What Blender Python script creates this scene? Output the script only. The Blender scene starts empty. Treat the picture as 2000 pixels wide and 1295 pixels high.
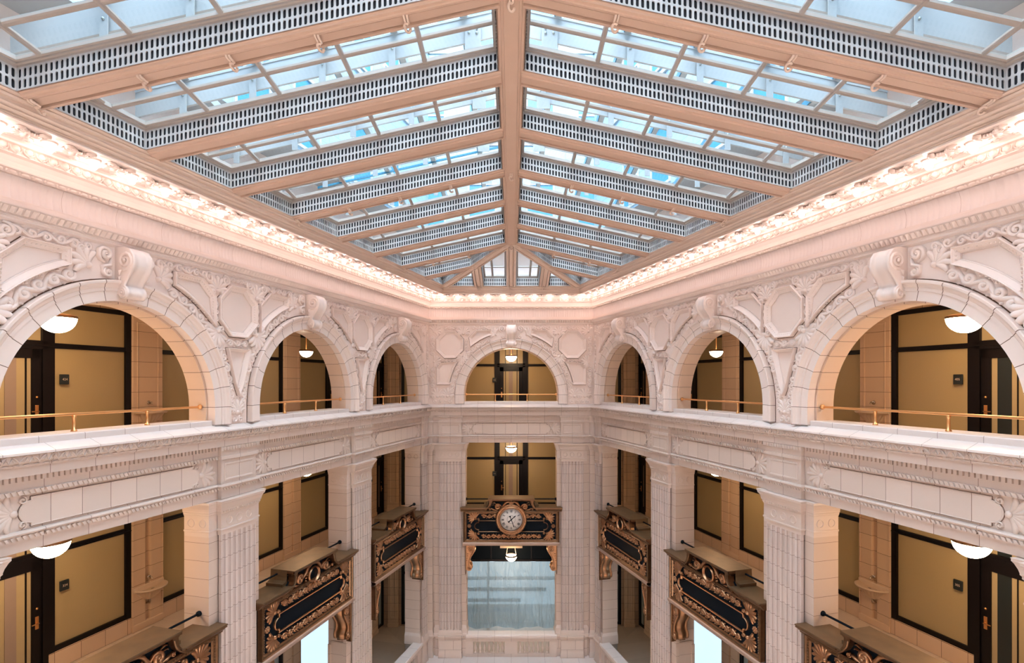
import bpy, math, random
from mathutils import Vector, Matrix
random.seed(7)
PI = math.pi
C = bpy.context.scene.collection
# ------------------------------------------------------------------ measures
F = 1047.0                  # focal length in px of the 2000 px frame
TH = math.atan(0.2690)      # the side walls splay 15 degrees from the view axis
CT, ST = math.cos(TH), math.sin(TH)
W = 3.085                   # half width of the end wall
Y0 = 20.0                   # distance of the end wall
H = 10.6                    # eye height above the lowest gallery floor
MIT = (1 - ST) / CT         # mitre shift per unit of projection
BAY = 4.73
FL4, FL3, FL2 = -1.62, -5.64, -10.6     # gallery floors, relative to the eye
Z = lambda z: z + H
SEND = 19.2

def wall_frame(w, s):
    """origin and z rotation of the local frame on a wall: x along the wall, -y out into the court"""
    if w == 'L': return Vector((-W - ST * s, Y0 - CT * s, H)), PI / 2 - TH
    if w == 'R': return Vector((W + ST * s, Y0 - CT * s, H)), -(PI / 2 - TH)
    return Vector((s, Y0, H)), 0.0
SG = {'L': -1, 'R': 1, 'E': 1}          # local x = SG * s

def put(o, w, s, d=0, z=0):
    org, rz = wall_frame(w, s)
    off = Matrix.Rotation(rz, 3, 'Z') @ Vector((0, -d, z))
    o.location = org + off; o.rotation_euler = (0, 0, rz)

# ------------------------------------------------------------------ materials
def newmat(name):
    m = bpy.data.materials.new(name); m.use_nodes = True
    nt = m.node_tree; b = nt.nodes['Principled BSDF']
    return m, nt, b
def N(nt, t, **kw):
    n = nt.nodes.new(t)
    for k, v in kw.items(): setattr(n, k, v)
    return n
def math_(nt, op, a, b=None):
    n = N(nt, 'ShaderNodeMath', operation=op)
    for i, v in enumerate((a, b)):
        if v is None: continue
        if isinstance(v, (int, float)): n.inputs[i].default_value = v
        else: nt.links.new(v, n.inputs[i])
    return n.outputs[0]
def plain(name, col, rough=.5, metal=0, noise=0.0, nscale=8, spec=.5, bump=0.0):
    m, nt, b = newmat(name)
    b.inputs['Base Color'].default_value = (*col, 1)
    b.inputs['Roughness'].default_value = rough; b.inputs['Metallic'].default_value = metal
    b.inputs['Specular IOR Level'].default_value = spec
    tc = N(nt, 'ShaderNodeTexCoord')
    no = N(nt, 'ShaderNodeTexNoise'); no.inputs['Scale'].default_value = nscale; no.inputs['Detail'].default_value = 4
    nt.links.new(tc.outputs['Object'], no.inputs['Vector'])
    mx = N(nt, 'ShaderNodeMix', data_type='RGBA')
    k = max(noise, .04)
    mx.inputs['A'].default_value = (*[c * (1 - k) for c in col], 1); mx.inputs['B'].default_value = (*[min(1, c * (1 + k)) for c in col], 1)
    nt.links.new(no.outputs['Fac'], mx.inputs['Factor']); nt.links.new(mx.outputs['Result'], b.inputs['Base Color'])
    if bump:
        bp = N(nt, 'ShaderNodeBump'); bp.inputs['Strength'].default_value = bump; bp.inputs['Distance'].default_value = .01
        nt.links.new(no.outputs['Fac'], bp.inputs['Height']); nt.links.new(bp.outputs['Normal'], b.inputs['Normal'])
    return m
def tile(name, col, px=0, pz=0, ox=0, oz=0, line=.006, lcol=(.16, .085, .05), rough=.42, radial=0, stagger=0, vary=.07, axis='X', flute=0):
    """glazed terracotta blocks with thin dark joints; px/pz pitch of joints in the object's own x and z, radial = joints by angle about its origin"""
    m, nt, b = newmat(name); L = nt.links
    tc = N(nt, 'ShaderNodeTexCoord'); sp = N(nt, 'ShaderNodeSeparateXYZ'); L.new(tc.outputs['Object'], sp.inputs[0])
    x, z = sp.outputs[axis], sp.outputs['Z']
    masks = []; ids = []
    if radial:
        ang = math_(nt, 'ARCTAN2', z, x); rad = math_(nt, 'SQRT', math_(nt, 'ADD', math_(nt, 'MULTIPLY', x, x), math_(nt, 'MULTIPLY', z, z)))
        q = math_(nt, 'ADD', math_(nt, 'DIVIDE', ang, radial), 40.0)
        # below the springing the joints lie level
        zq = math_(nt, 'ADD', math_(nt, 'DIVIDE', z, 0.34), 80.0)
        up = math_(nt, 'GREATER_THAN', z, 0.0)
        q = math_(nt, 'ADD', math_(nt, 'MULTIPLY', q, up), math_(nt, 'MULTIPLY', zq, math_(nt, 'SUBTRACT', 1.0, up)))
        f = math_(nt, 'ABSOLUTE', math_(nt, 'SUBTRACT', math_(nt, 'FRACT', q), .5))
        masks.append(math_(nt, 'GREATER_THAN', f, .5 - line / .34)); ids.append(math_(nt, 'FLOOR', q))
    if pz:
        q = math_(nt, 'ADD', math_(nt, 'DIVIDE', z, pz), 100.0 + oz)
        f = math_(nt, 'ABSOLUTE', math_(nt, 'SUBTRACT', math_(nt, 'FRACT', q), .5))
        masks.append(math_(nt, 'GREATER_THAN', f, .5 - line / pz / 2)); rowid = math_(nt, 'FLOOR', q); ids.append(rowid)
    if px:
        q = math_(nt, 'ADD', math_(nt, 'DIVIDE', x, px), 100.0 + ox)
        if stagger: q = math_(nt, 'ADD', q, math_(nt, 'MULTIPLY', math_(nt, 'MODULO', rowid, 2.0), .5))
        f = math_(nt, 'ABSOLUTE', math_(nt, 'SUBTRACT', math_(nt, 'FRACT', q), .5))
        masks.append(math_(nt, 'GREATER_THAN', f, .5 - line / px / 2)); ids.append(math_(nt, 'FLOOR', q))
    no = N(nt, 'ShaderNodeTexNoise'); no.inputs['Scale'].default_value = 3.0; no.inputs['Detail'].default_value = 5
    L.new(tc.outputs['Object'], no.inputs['Vector'])
    base = N(nt, 'ShaderNodeMix', data_type='RGBA')
    base.inputs['A'].default_value = (*[c * (1 - vary) for c in col], 1); base.inputs['B'].default_value = (*[min(1, c * (1 + vary)) for c in col], 1)
    if ids:
        cb = N(nt, 'ShaderNodeCombineXYZ')
        for i, v in enumerate(ids[:3]): L.new(v, cb.inputs[i])
        oi = N(nt, 'ShaderNodeObjectInfo')
        if len(ids) < 3: L.new(oi.outputs['Random'], cb.inputs[2])
        wn = N(nt, 'ShaderNodeTexWhiteNoise', noise_dimensions='3D'); L.new(cb.outputs[0], wn.inputs['Vector'])
        fac = math_(nt, 'ADD', math_(nt, 'MULTIPLY', wn.outputs['Value'], .65), math_(nt, 'MULTIPLY', no.outputs['Fac'], .35))
        L.new(fac, base.inputs['Factor'])
    else: L.new(no.outputs['Fac'], base.inputs['Factor'])
    out = base.outputs['Result']
    if masks:
        k = masks[0]
        for q in masks[1:]: k = math_(nt, 'MAXIMUM', k, q)
        mx = N(nt, 'ShaderNodeMix', data_type='RGBA'); L.new(k, mx.inputs['Factor']); L.new(out, mx.inputs['A']); mx.inputs['B'].default_value = (*lcol, 1)
        out = mx.outputs['Result']
        bp = N(nt, 'ShaderNodeBump'); bp.inputs['Strength'].default_value = .5; bp.inputs['Distance'].default_value = .01; bp.invert = True
        hgt = k
        if flute:
            hgt = math_(nt, 'ADD', k, math_(nt, 'MULTIPLY', math_(nt, 'ABSOLUTE', math_(nt, 'SINE', math_(nt, 'MULTIPLY', x, PI / flute))), 1.2))
        L.new(hgt, bp.inputs['Height']); L.new(bp.outputs['Normal'], b.inputs['Normal'])
    L.new(out, b.inputs['Base Color'])
    b.inputs['Roughness'].default_value = rough; b.inputs['Specular IOR Level'].default_value = .45
    return m
def emit(name, col, s):
    m, nt, b = newmat(name)
    b.inputs['Base Color'].default_value = (*col, 1); b.inputs['Emission Color'].default_value = (*col, 1); b.inputs['Emission Strength'].default_value = s
    return m
def glass(name, tint, gloss=.12, rough=.03):
    m, nt, b = newmat(name); L = nt.links
    nt.nodes.remove(b)
    t = N(nt, 'ShaderNodeBsdfTransparent'); t.inputs[0].default_value = (*tint, 1)
    g = N(nt, 'ShaderNodeBsdfGlossy'); g.inputs['Roughness'].default_value = rough; g.inputs['Color'].default_value = (.9, .95, 1, 1)
    mx = N(nt, 'ShaderNodeMixShader'); mx.inputs[0].default_value = gloss
    L.new(t.outputs[0], mx.inputs[1]); L.new(g.outputs[0], mx.inputs[2]); L.new(mx.outputs[0], nt.nodes['Material Output'].inputs[0])
    return m

TC = (.67, .54, .465)         # glazed terracotta cream
M = {}
M['cream'] = tile('cream_terracotta', TC, vary=.03)
M['relief'] = tile('carved_terracotta', (.88, .74, .67), vary=.04)
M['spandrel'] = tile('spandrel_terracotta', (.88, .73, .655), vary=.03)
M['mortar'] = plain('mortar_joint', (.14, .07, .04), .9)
M['frieze'] = tile('fluted_frieze_terracotta', (.83, .71, .66), px=.8, line=.004, lcol=(.5, .35, .28), vary=.03, flute=.085)
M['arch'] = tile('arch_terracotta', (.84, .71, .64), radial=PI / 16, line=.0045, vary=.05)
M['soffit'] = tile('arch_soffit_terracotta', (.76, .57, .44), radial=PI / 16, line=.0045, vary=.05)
M['block'] = tile('block_terracotta', TC, px=.62, pz=.344, line=.007, vary=.06, stagger=1, ox=.31)
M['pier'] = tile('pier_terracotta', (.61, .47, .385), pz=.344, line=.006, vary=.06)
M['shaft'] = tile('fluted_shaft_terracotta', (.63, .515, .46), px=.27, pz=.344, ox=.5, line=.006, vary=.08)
M['ent'] = tile('entablature_terracotta', (.64, .515, .445), px=.62, line=.006, vary=.06)
M['slab'] = tile('ledge_terracotta', (.76, .66, .61), px=.62, line=.005, vary=.03, rough=.35)
M['field'] = tile('frieze_panel_terracotta', (.66, .53, .455), px=.43, ox=.5, line=.007, vary=.06)
M['corr'] = tile('gallery_wall_terracotta', (.70, .50, .34), px=.5, pz=.344, line=.008, vary=.08, ox=.5)
M['corrp'] = tile('gallery_pillar_terracotta', (.70, .50, .34), pz=.344, line=.008, vary=.08)
M['floor'] = tile('gallery_floor_marble', (.62, .50, .40), px=.6, line=.004, lcol=(.35, .25, .18), rough=.3, vary=.15)
M['plaster'] = plain('gallery_ceiling_plaster', (.66, .52, .38), .8)
M['peach'] = plain('painted_beam', (.68, .49, .385), .5, noise=.03, nscale=3)
M['peach2'] = plain('painted_moulding', (.82, .66, .56), .42, noise=.03, nscale=3)
M['grille'] = plain('painted_grille', (.50, .485, .48), .5)
M['framem'] = plain('skylight_frame_paint', (.46, .41, .37), .5)
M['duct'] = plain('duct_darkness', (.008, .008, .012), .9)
M['steel'] = plain('white_painted_steel', (.38, .40, .41), .5)
M['bolt'] = plain('bolt_metal', (.35, .4, .4), .4, .6)
M['court'] = tile('white_glazed_brick', (.27, .36, .43), px=.9, pz=.4, line=.012, lcol=(.15, .23, .28), vary=.05, stagger=1)
M['courtglass'] = plain('court_window_glass', (.05, .20, .31), .3, spec=.4)
M['laylight'] = glass('skylight_glass', (.84, .945, 1.0), .025)
M['brass'] = plain('brass', (.80, .42, .17), .28, .9)
M['bronze'] = plain('aged_bronze', (.19, .10, .05), .33, .85, noise=.35, nscale=14, bump=.2)
M['bronze2'] = plain('polished_bronze', (.40, .205, .105), .3, .9, noise=.25, nscale=20)
M['bronzetop'] = plain('dull_bronze_top', (.17, .10, .05), .45, .5, noise=.3, nscale=4)
M['bronzepale'] = plain('pale_bronze_moulding', (.52, .37, .29), .35, .6, noise=.15, nscale=30)
M['black'] = plain('black_enamel', (.003, .006, .010), .5, spec=.08)
M['frame'] = plain('dark_mahogany', (.0045, .003, .004), .4, spec=.25)
M['amber'] = plain('frosted_amber_glass', (.42, .315, .16), .3, noise=.05, nscale=90, spec=.4)
M['stripe'] = plain('pale_door_glass', (.40, .31, .175), .3)
M['stripe2'] = plain('grey_glass_stripe', (.30, .22, .18), .35)
M['blueglass'] = emit('daylit_window_glass', (.50, .68, .82), 1.0)
M['greyglass'] = plain('grey_window_panel', (.30, .34, .34), .4)
M['dial'] = plain('clock_dial_enamel', (.80, .74, .70), .35)
M['sheet'] = None
M['plate'] = plain('sign_plate', (.012, .018, .02), .4)
M['ink'] = plain('sign_lettering', (.62, .48, .38), .4)
M['bulb'] = emit('lit_bulb', (1, .79, .73), 25)
M['lamp'] = emit('lit_opal_glass', (1, .72, .44), 46)
M['lamp_dim'] = emit('lit_opal_glass_dim', (1, .76, .54), 26)
M['stone'] = plain('fountain_stone', (.70, .54, .40), .4)
M['chrome'] = plain('nickel', (.6, .55, .5), .25, 1)
M['white'] = plain('white_plastic', (.7, .7, .68), .5)

# ------------------------------------------------------------------ mesh helpers
RH_ = 1.1
class MB:
    def __init__(s): s.v = []; s.f = []; s.smooth = []
    def add(s, vs, fs, smooth=False):
        n = len(s.v); s.v += [tuple(v) for v in vs]; s.f += [tuple(i + n for i in f) for f in fs]; s.smooth += [smooth] * len(fs)
        return s
    def box(s, x0, x1, y0, y1, z0, z1, bev=0):
        if x0 > x1: x0, x1 = x1, x0
        if y0 > y1: y0, y1 = y1, y0
        if z0 > z1: z0, z1 = z1, z0
        if not bev:
            vs = [(x, y, z) for x in (x0, x1) for y in (y0, y1) for z in (z0, z1)]
            return s.add(vs, [(0, 1, 3, 2), (4, 6, 7, 5), (0, 4, 5, 1), (2, 3, 7, 6), (0, 2, 6, 4), (1, 5, 7, 3)])
        b = min(bev, (x1 - x0) / 2.2, (z1 - z0) / 2.2, (y1 - y0) / 2.2)
        r0 = [(x0 + b, z0), (x1 - b, z0), (x1, z0 + b), (x1, z1 - b), (x1 - b, z1), (x0 + b, z1), (x0, z1 - b), (x0, z0 + b)]
        r1 = [(x0 + 2 * b, z0 + b), (x1 - 2 * b, z0 + b), (x1 - b, z0 + 2 * b), (x1 - b, z1 - 2 * b), (x1 - 2 * b, z1 - b), (x0 + 2 * b, z1 - b), (x0 + b, z1 - 2 * b), (x0 + b, z0 + 2 * b)]
        vs = [(x, y1, z) for x, z in r0] + [(x, y0 + b, z) for x, z in r0] + [(x, y0, z) for x, z in r1]
        fs = [tuple(range(8)), tuple(range(23, 15, -1))]
        for k in (0, 8):
            for i in range(8): j = (i + 1) % 8; fs.append((k + i, k + j, k + 8 + j, k + 8 + i))
        return s.add(vs, fs)
    def prism(s, poly, y0, y1):
        """polygon in x,z extruded in y"""
        n = len(poly); vs = [(x, y0, z) for x, z in poly] + [(x, y1, z) for x, z in poly]
        fs = [tuple(range(n)), tuple(range(2 * n - 1, n - 1, -1))] + [(i, (i + 1) % n, n + (i + 1) % n, n + i) for i in range(n)]
        return s.add(vs, fs)
    def extr(s, prof, xs, smooth=False, cap=False):
        """profile [(y,z)] between x stations given as functions of the profile point or numbers"""
        n = len(prof); vs = []
        for x in xs: vs += [((x(p) if callable(x) else x), p[0], p[1]) for p in prof]
        fs = []
        for k in range(len(xs) - 1):
            for i in range(n - 1): fs.append((k * n + i, k * n + i + 1, (k + 1) * n + i + 1, (k + 1) * n + i))
        if cap: fs += [tuple(range(n)), tuple(range(len(xs) * n - 1, (len(xs) - 1) * n - 1, -1))]
        return s.add(vs, fs, smooth)
    def ribbon(s, pts, w, h, d, taper=(.35, .35)):
        """raised half-round band along pts in the x,z plane lying on depth d"""
        n = len(pts); vs = []
        for i, (x, z) in enumerate(pts):
            a = pts[max(0, i - 1)]; b = pts[min(n - 1, i + 1)]
            tx, tz = b[0] - a[0], b[1] - a[1]; l = math.hypot(tx, tz) or 1; nx, nz = -tz / l, tx / l
            u = i / (n - 1)
            k = (w(u) if callable(w) else w * min(1, taper[0] + u * 4, taper[1] + (1 - u) * 4)) / 2
            h_ = h
            hh = h(u) if callable(h) else h * min(1, .5 + u * 4, .5 + (1 - u) * 4)
            for o, e in ((-1, 0), (-.84, .8), (0, 1), (.84, .8), (1, 0)):
                vs.append((x + nx * o * k, -(d + e * hh * RH_), z + nz * o * k))
        fs = [(i * 5 + j, i * 5 + j + 1, i * 5 + j + 6, i * 5 + j + 5) for i in range(n - 1) for j in range(4)]
        return s.add(vs, fs, True)
    def dome(s, x, z, rx, rz, h, d, seg=8):
        vs = []
        for e, k in ((0, 1), (.62, .8), (.92, .42)):
            vs += [(x + math.cos(2 * PI * i / seg) * rx * k, -(d + h * e), z + math.sin(2 * PI * i / seg) * rz * k) for i in range(seg)]
        vs.append((x, -(d + h), z)); fs = []
        for r in (0, seg):
            for i in range(seg): j = (i + 1) % seg; fs.append((r + i, r + j, r + seg + j, r + seg + i))
        fs += [(2 * seg + i, 2 * seg + (i + 1) % seg, 3 * seg) for i in range(seg)]
        return s.add(vs, fs, True)
    def spiral(s, cx, cz, r0, r1, a0, turns, w, h, d, n=18, eye=True):
        pts = [(cx + math.cos(a0 + turns * 2 * PI * i / n) * (r0 + (r1 - r0) * (i / n) ** .8), cz + math.sin(a0 + turns * 2 * PI * i / n) * (r0 + (r1 - r0) * (i / n) ** .8)) for i in range(n + 1)]
        s.ribbon(pts, w, h, d, (.5, .8))
        if eye: s.dome(cx, cz, max(r1, w * .45) * 1.1, max(r1, w * .45) * 1.1, h * 1.15, d, 6)
        return s
    def palmette(s, x, z, ang, R, d, n=7, spread=2.4, h=.04, w=.2, curl=True):
        for i in range(n):
            u = (i - (n - 1) / 2) / max(1, (n - 1) / 2); a = ang + u * spread / 2; L = R * (1 - .22 * abs(u) ** 1.5)
            pts = []
            for k in range(6):
                t = k / 5; b = a + u * .35 * t * t
                pts.append((x + math.cos(b) * L * (.16 + .84 * t), z + math.sin(b) * L * (.16 + .84 * t)))
            s.ribbon(pts, (lambda t, R=R: R * w * 1.25 * (.35 + 1.0 * math.sin(PI * min(1, .10 + t * .78)))), (lambda t, h=h: h * (.5 + .6 * t) if t < .95 else h * .5), d)
        s.dome(x, z, R * .17, R * .17, h * 1.3, d)
        if curl:
            for q in (-1, 1):
                a = ang + q * (spread / 2 + .55); s.spiral(x + math.cos(a) * R * .42, z + math.sin(a) * R * .42, R * .2, R * .05, a + q * 1.4, -q * 1.2, R * .12, h, d, 10)
        return s
    def running(s, path, bw, d, pitch, h=.035, ph=0):
        """running scroll along a polyline path"""
        L = [0]
        for a, b in zip(path, path[1:]): L.append(L[-1] + math.hypot(b[0] - a[0], b[1] - a[1]))
        def at(t):
            t = max(0, min(L[-1] - 1e-6, t))
            for i in range(len(L) - 1):
                if L[i + 1] >= t: break
            k = (t - L[i]) / max(1e-9, L[i + 1] - L[i]); a, b = path[i], path[i + 1]; l = L[i + 1] - L[i] or 1
            return a[0] + (b[0] - a[0]) * k, a[1] + (b[1] - a[1]) * k, (b[0] - a[0]) / l, (b[1] - a[1]) / l
        n = max(1, round(L[-1] / (bw * .92))); p = L[-1] / n
        for i in range(n):
            x, z, tx, tz = at((i + .5) * p); sd = 1 if (i + ph) % 2 == 0 else -1
            a = math.atan2(tz, tx); o = -sd * bw * .04
            s.spiral(x - tz * o, z + tx * o, bw * .40, bw * .07, a + PI, -sd * 1.4, bw * .24, h, d, 15)
            # leaf running on to the next scroll and a small bud opposite
            q = []
            for k in range(5):
                t = (i + .5 + (k - 2) * .30 + .5) * p; x, z, tx, tz = at(t); oo = sd * bw * (.40 - .75 * k / 4)
                q.append((x - tz * oo, z + tx * oo))
            if i < n - 1: s.ribbon(q, bw * .24, h * .9, d, (.6, .6))
            x, z, tx, tz = at((i + 1) * p)
            for e in (-1, 1):
                if i < n - 1: oo = e * bw * .38; s.dome(x - tz * oo, z + tx * oo, bw * .11, bw * .09, h * .9, d, 6)
        return s
    def frame(s, poly, w, prof, closed=True, y=None):
        """moulded frame on a polygon (x,z), inwards; prof = [(t, depth)] t 0..1 across w"""
        n = len(poly)
        area = sum(poly[i][0] * poly[(i + 1) % n][1] - poly[(i + 1) % n][0] * poly[i][1] for i in range(n))
        sg = 1 if area > 0 else -1
        nor = []
        for i in range(n):
            a, b = poly[i], poly[(i + 1) % n]; l = math.hypot(b[0] - a[0], b[1] - a[1]); nor.append((-(b[1] - a[1]) / l * sg, (b[0] - a[0]) / l * sg))
        rings = []
        for t, dd in prof:
            for i in range(n):
                n0, n1 = nor[i - 1], nor[i]; bx, bz = n0[0] + n1[0], n0[1] + n1[1]; q = max(.5, (1 + n0[0] * n1[0] + n0[1] * n1[1]))
                rings.append((poly[i][0] + bx / q * w * t, -dd, poly[i][1] + bz / q * w * t))
        fs = []
        for k in range(len(prof) - 1):
            for i in range(n): j = (i + 1) % n; fs.append((k * n + i, k * n + j, (k + 1) * n + j, (k + 1) * n + i))
        return s.add(rings, fs)
    def tube(s, pts, r, seg=10, cap=True):
        pts = [Vector(p) for p in pts]; n = len(pts); vs = []
        for i, p in enumerate(pts):
            t = (pts[min(n - 1, i + 1)] - pts[max(0, i - 1)]).normalized()
            u = t.cross(Vector((0, 0, 1)) if abs(t.z) < .9 else Vector((1, 0, 0))).normalized(); v = t.cross(u)
            rr = r[i] if isinstance(r, (list, tuple)) else r
            vs += [p + (u * math.cos(2 * PI * k / seg) + v * math.sin(2 * PI * k / seg)) * rr for k in range(seg)]
        fs = [(i * seg + k, i * seg + (k + 1) % seg, (i + 1) * seg + (k + 1) % seg, (i + 1) * seg + k) for i in range(n - 1) for k in range(seg)]
        s.add(vs, fs, True)
        if cap: s.add(vs[:seg], [tuple(range(seg))]); s.add(vs[-seg:], [tuple(range(seg))])
        return s
    def lathe(s, prof, x=0, y=0, z=0, seg=16, a0=0, a1=2 * PI, axis='Z'):
        full = abs(a1 - a0 - 2 * PI) < 1e-6; m = seg if full else seg + 1; vs = []
        for r, h in prof:
            for k in range(m):
                a = a0 + (a1 - a0) * k / seg
                if axis == 'Z': vs.append((x + r * math.cos(a), y + r * math.sin(a), z + h))
                elif axis == 'Y': vs.append((x + r * math.cos(a), y + h, z + r * math.sin(a)))
                else: vs.append((x + h, y + r * math.cos(a), z + r * math.sin(a)))
        fs = []
        for i in range(len(prof) - 1):
            for k in range(seg): j = (k + 1) % m; fs.append((i * m + k, i * m + j, (i + 1) * m + j, (i + 1) * m + k))
        return s.add(vs, fs, True)
    def beam(s, P0, P1, prof, cap=True):
        """profile [(lateral, up)] run straight between two points"""
        P0, P1 = Vector(P0), Vector(P1); t = (P1 - P0).normalized(); u = Vector((t.y, -t.x, 0)).normalized(); n = len(prof)
        vs = [P0 + u * a + Vector((0, 0, b)) for a, b in prof] + [P1 + u * a + Vector((0, 0, b)) for a, b in prof]
        fs = [(i, (i + 1) % n, n + (i + 1) % n, n + i) for i in range(n)]
        if cap: fs += [tuple(range(n)), tuple(range(2 * n - 1, n - 1, -1))]
        return s.add(vs, fs)
    def build(s, name, mat, parent=None, loc=None):
        me = bpy.data.meshes.new(name); me.from_pydata(s.v, [], s.f); me.validate()
        me.materials.append(M[mat] if isinstance(mat, str) else mat)
        if len(me.polygons) == len(s.smooth): me.polygons.foreach_set('use_smooth', s.smooth)
        me.update()
        o = bpy.data.objects.new(name, me); C.objects.link(o)
        if parent: o.parent = parent
        if loc is not None: o.location = loc
        return o

def tag(o, label=None, cat=None, group=None, kind=None):
    if label: o['label'] = label
    if cat: o['category'] = cat
    if group: o['group'] = group
    if kind: o['kind'] = kind
    return o
def thing(name, label, cat, w=None, s=0, d=0, z=0, loc=None, group=None, rz=None):
    o = bpy.data.objects.new(name, None); C.objects.link(o); o.empty_display_size = .1
    if w: put(o, w, s, d, z)
    else: o.location = loc
    if rz is not None: o.rotation_euler = (0, 0, rz)
    return tag(o, label, cat, group)
def kids(o): return [c for c in bpy.data.objects if c.parent == o]
def tree(o, ch=None):
    return (o, [tree(c) for c in kids(o)])
def dup(t, parent=None):
    o, ch = t
    c = o.copy(); C.objects.link(c)
    if parent: c.parent = parent
    for k in ch: dup(k, c)
    return c
def struct(o): o['kind'] = 'structure'; return o

WN = {'L': 'left', 'R': 'right', 'E': 'end'}
BP = {('L', 0): 'far bay of the left wall', ('L', 1): 'middle bay of the left wall', ('L', 2): 'nearest bay of the left wall',
      ('R', 0): 'far bay of the right wall', ('R', 1): 'middle bay of the right wall', ('R', 2): 'nearest bay of the right wall',
      ('E', 0): 'end wall'}
bay_s = lambda w, k: 0 if w == 'E' else 2.39 + BAY * k
BAYS = [('E', 0)] + [(w, k) for k in range(3) for w in 'LR']
pier_s = lambda k: 4.755 + BAY * (k - 1)
R1, R2, SPR, BASE, TOP = 1.765, 2.085, -.497, -.848, 2.14

# ------------------------------------------------------------------ court walls
def arc(r, a0, a1, n, cx=0, cz=SPR): return [(cx + r * math.cos(a0 + (a1 - a0) * i / n), cz + r * math.sin(a0 + (a1 - a0) * i / n)) for i in range(n + 1)]
def wall_mesh(w):
    mb = MB(); sg = SG[w]
    if w == 'E': edges = [(-W, W, 0)]
    else:
        edges = [(0, pier_s(1), bay_s(w, 0)), (pier_s(1), pier_s(2), bay_s(w, 1)), (pier_s(2), pier_s(3), bay_s(w, 2))]
    for d in (0, -.53):
        for a, b, c in edges:
            for q in (-1, 1):
                e = b if q > 0 else a
                pts = [(c + q * R1, BASE)] + [(c + q * R1 * math.cos(t * PI / 48), SPR + R1 * math.sin(t * PI / 48)) for t in range(25)] + [(c, TOP), (e, TOP), (e, BASE)]
                mb.add([(sg * x, -d, z) for x, z in pts], [tuple(range(len(pts)))])
    if w != 'E': mb.box(sg * pier_s(3), sg * 23.5, .53, 0, FL2 - 1, TOP)
    mb.box(sg * (-W if w == 'E' else 0), sg * (W if w == 'E' else 23.5), .5, .02, TOP, 5.2)
    o = mb.build('wall_' + WN[w], 'spandrel'); put(o, w, 0); return struct(o)
for w in 'LER': wall_mesh(w)

def run(w):     # x stations of a mitred moulding run, as functions of the profile point (y=-d)
    sg = SG[w]
    if w == 'E': return [lambda p: -(W - MIT * -p[0]), lambda p: (W - MIT * -p[0])]
    return [lambda p: sg * MIT * -p[0], sg * SEND]
def span(w, d=0):
    return (-(W - MIT * d), W - MIT * d) if w == 'E' else (MIT * d, 15.2)
ntrim = [0]
def trim(w, prof, mat, extra=None, smooth=False):
    ntrim[0] += 1
    mb = MB(); mb.extr([(-d, z) for d, z in prof], run(w), smooth)
    if extra: extra(mb, w)
    o = mb.build('trim_%d' % ntrim[0], mat); put(o, w, 0); return struct(o)
def repeat(w, d, pitch, fn):
    a, b = span(w, d); n = int((b - a) / pitch); p = (b - a) / n
    for i in range(n): fn(SG[w] * (a + (i + .5) * p), p)

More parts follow.
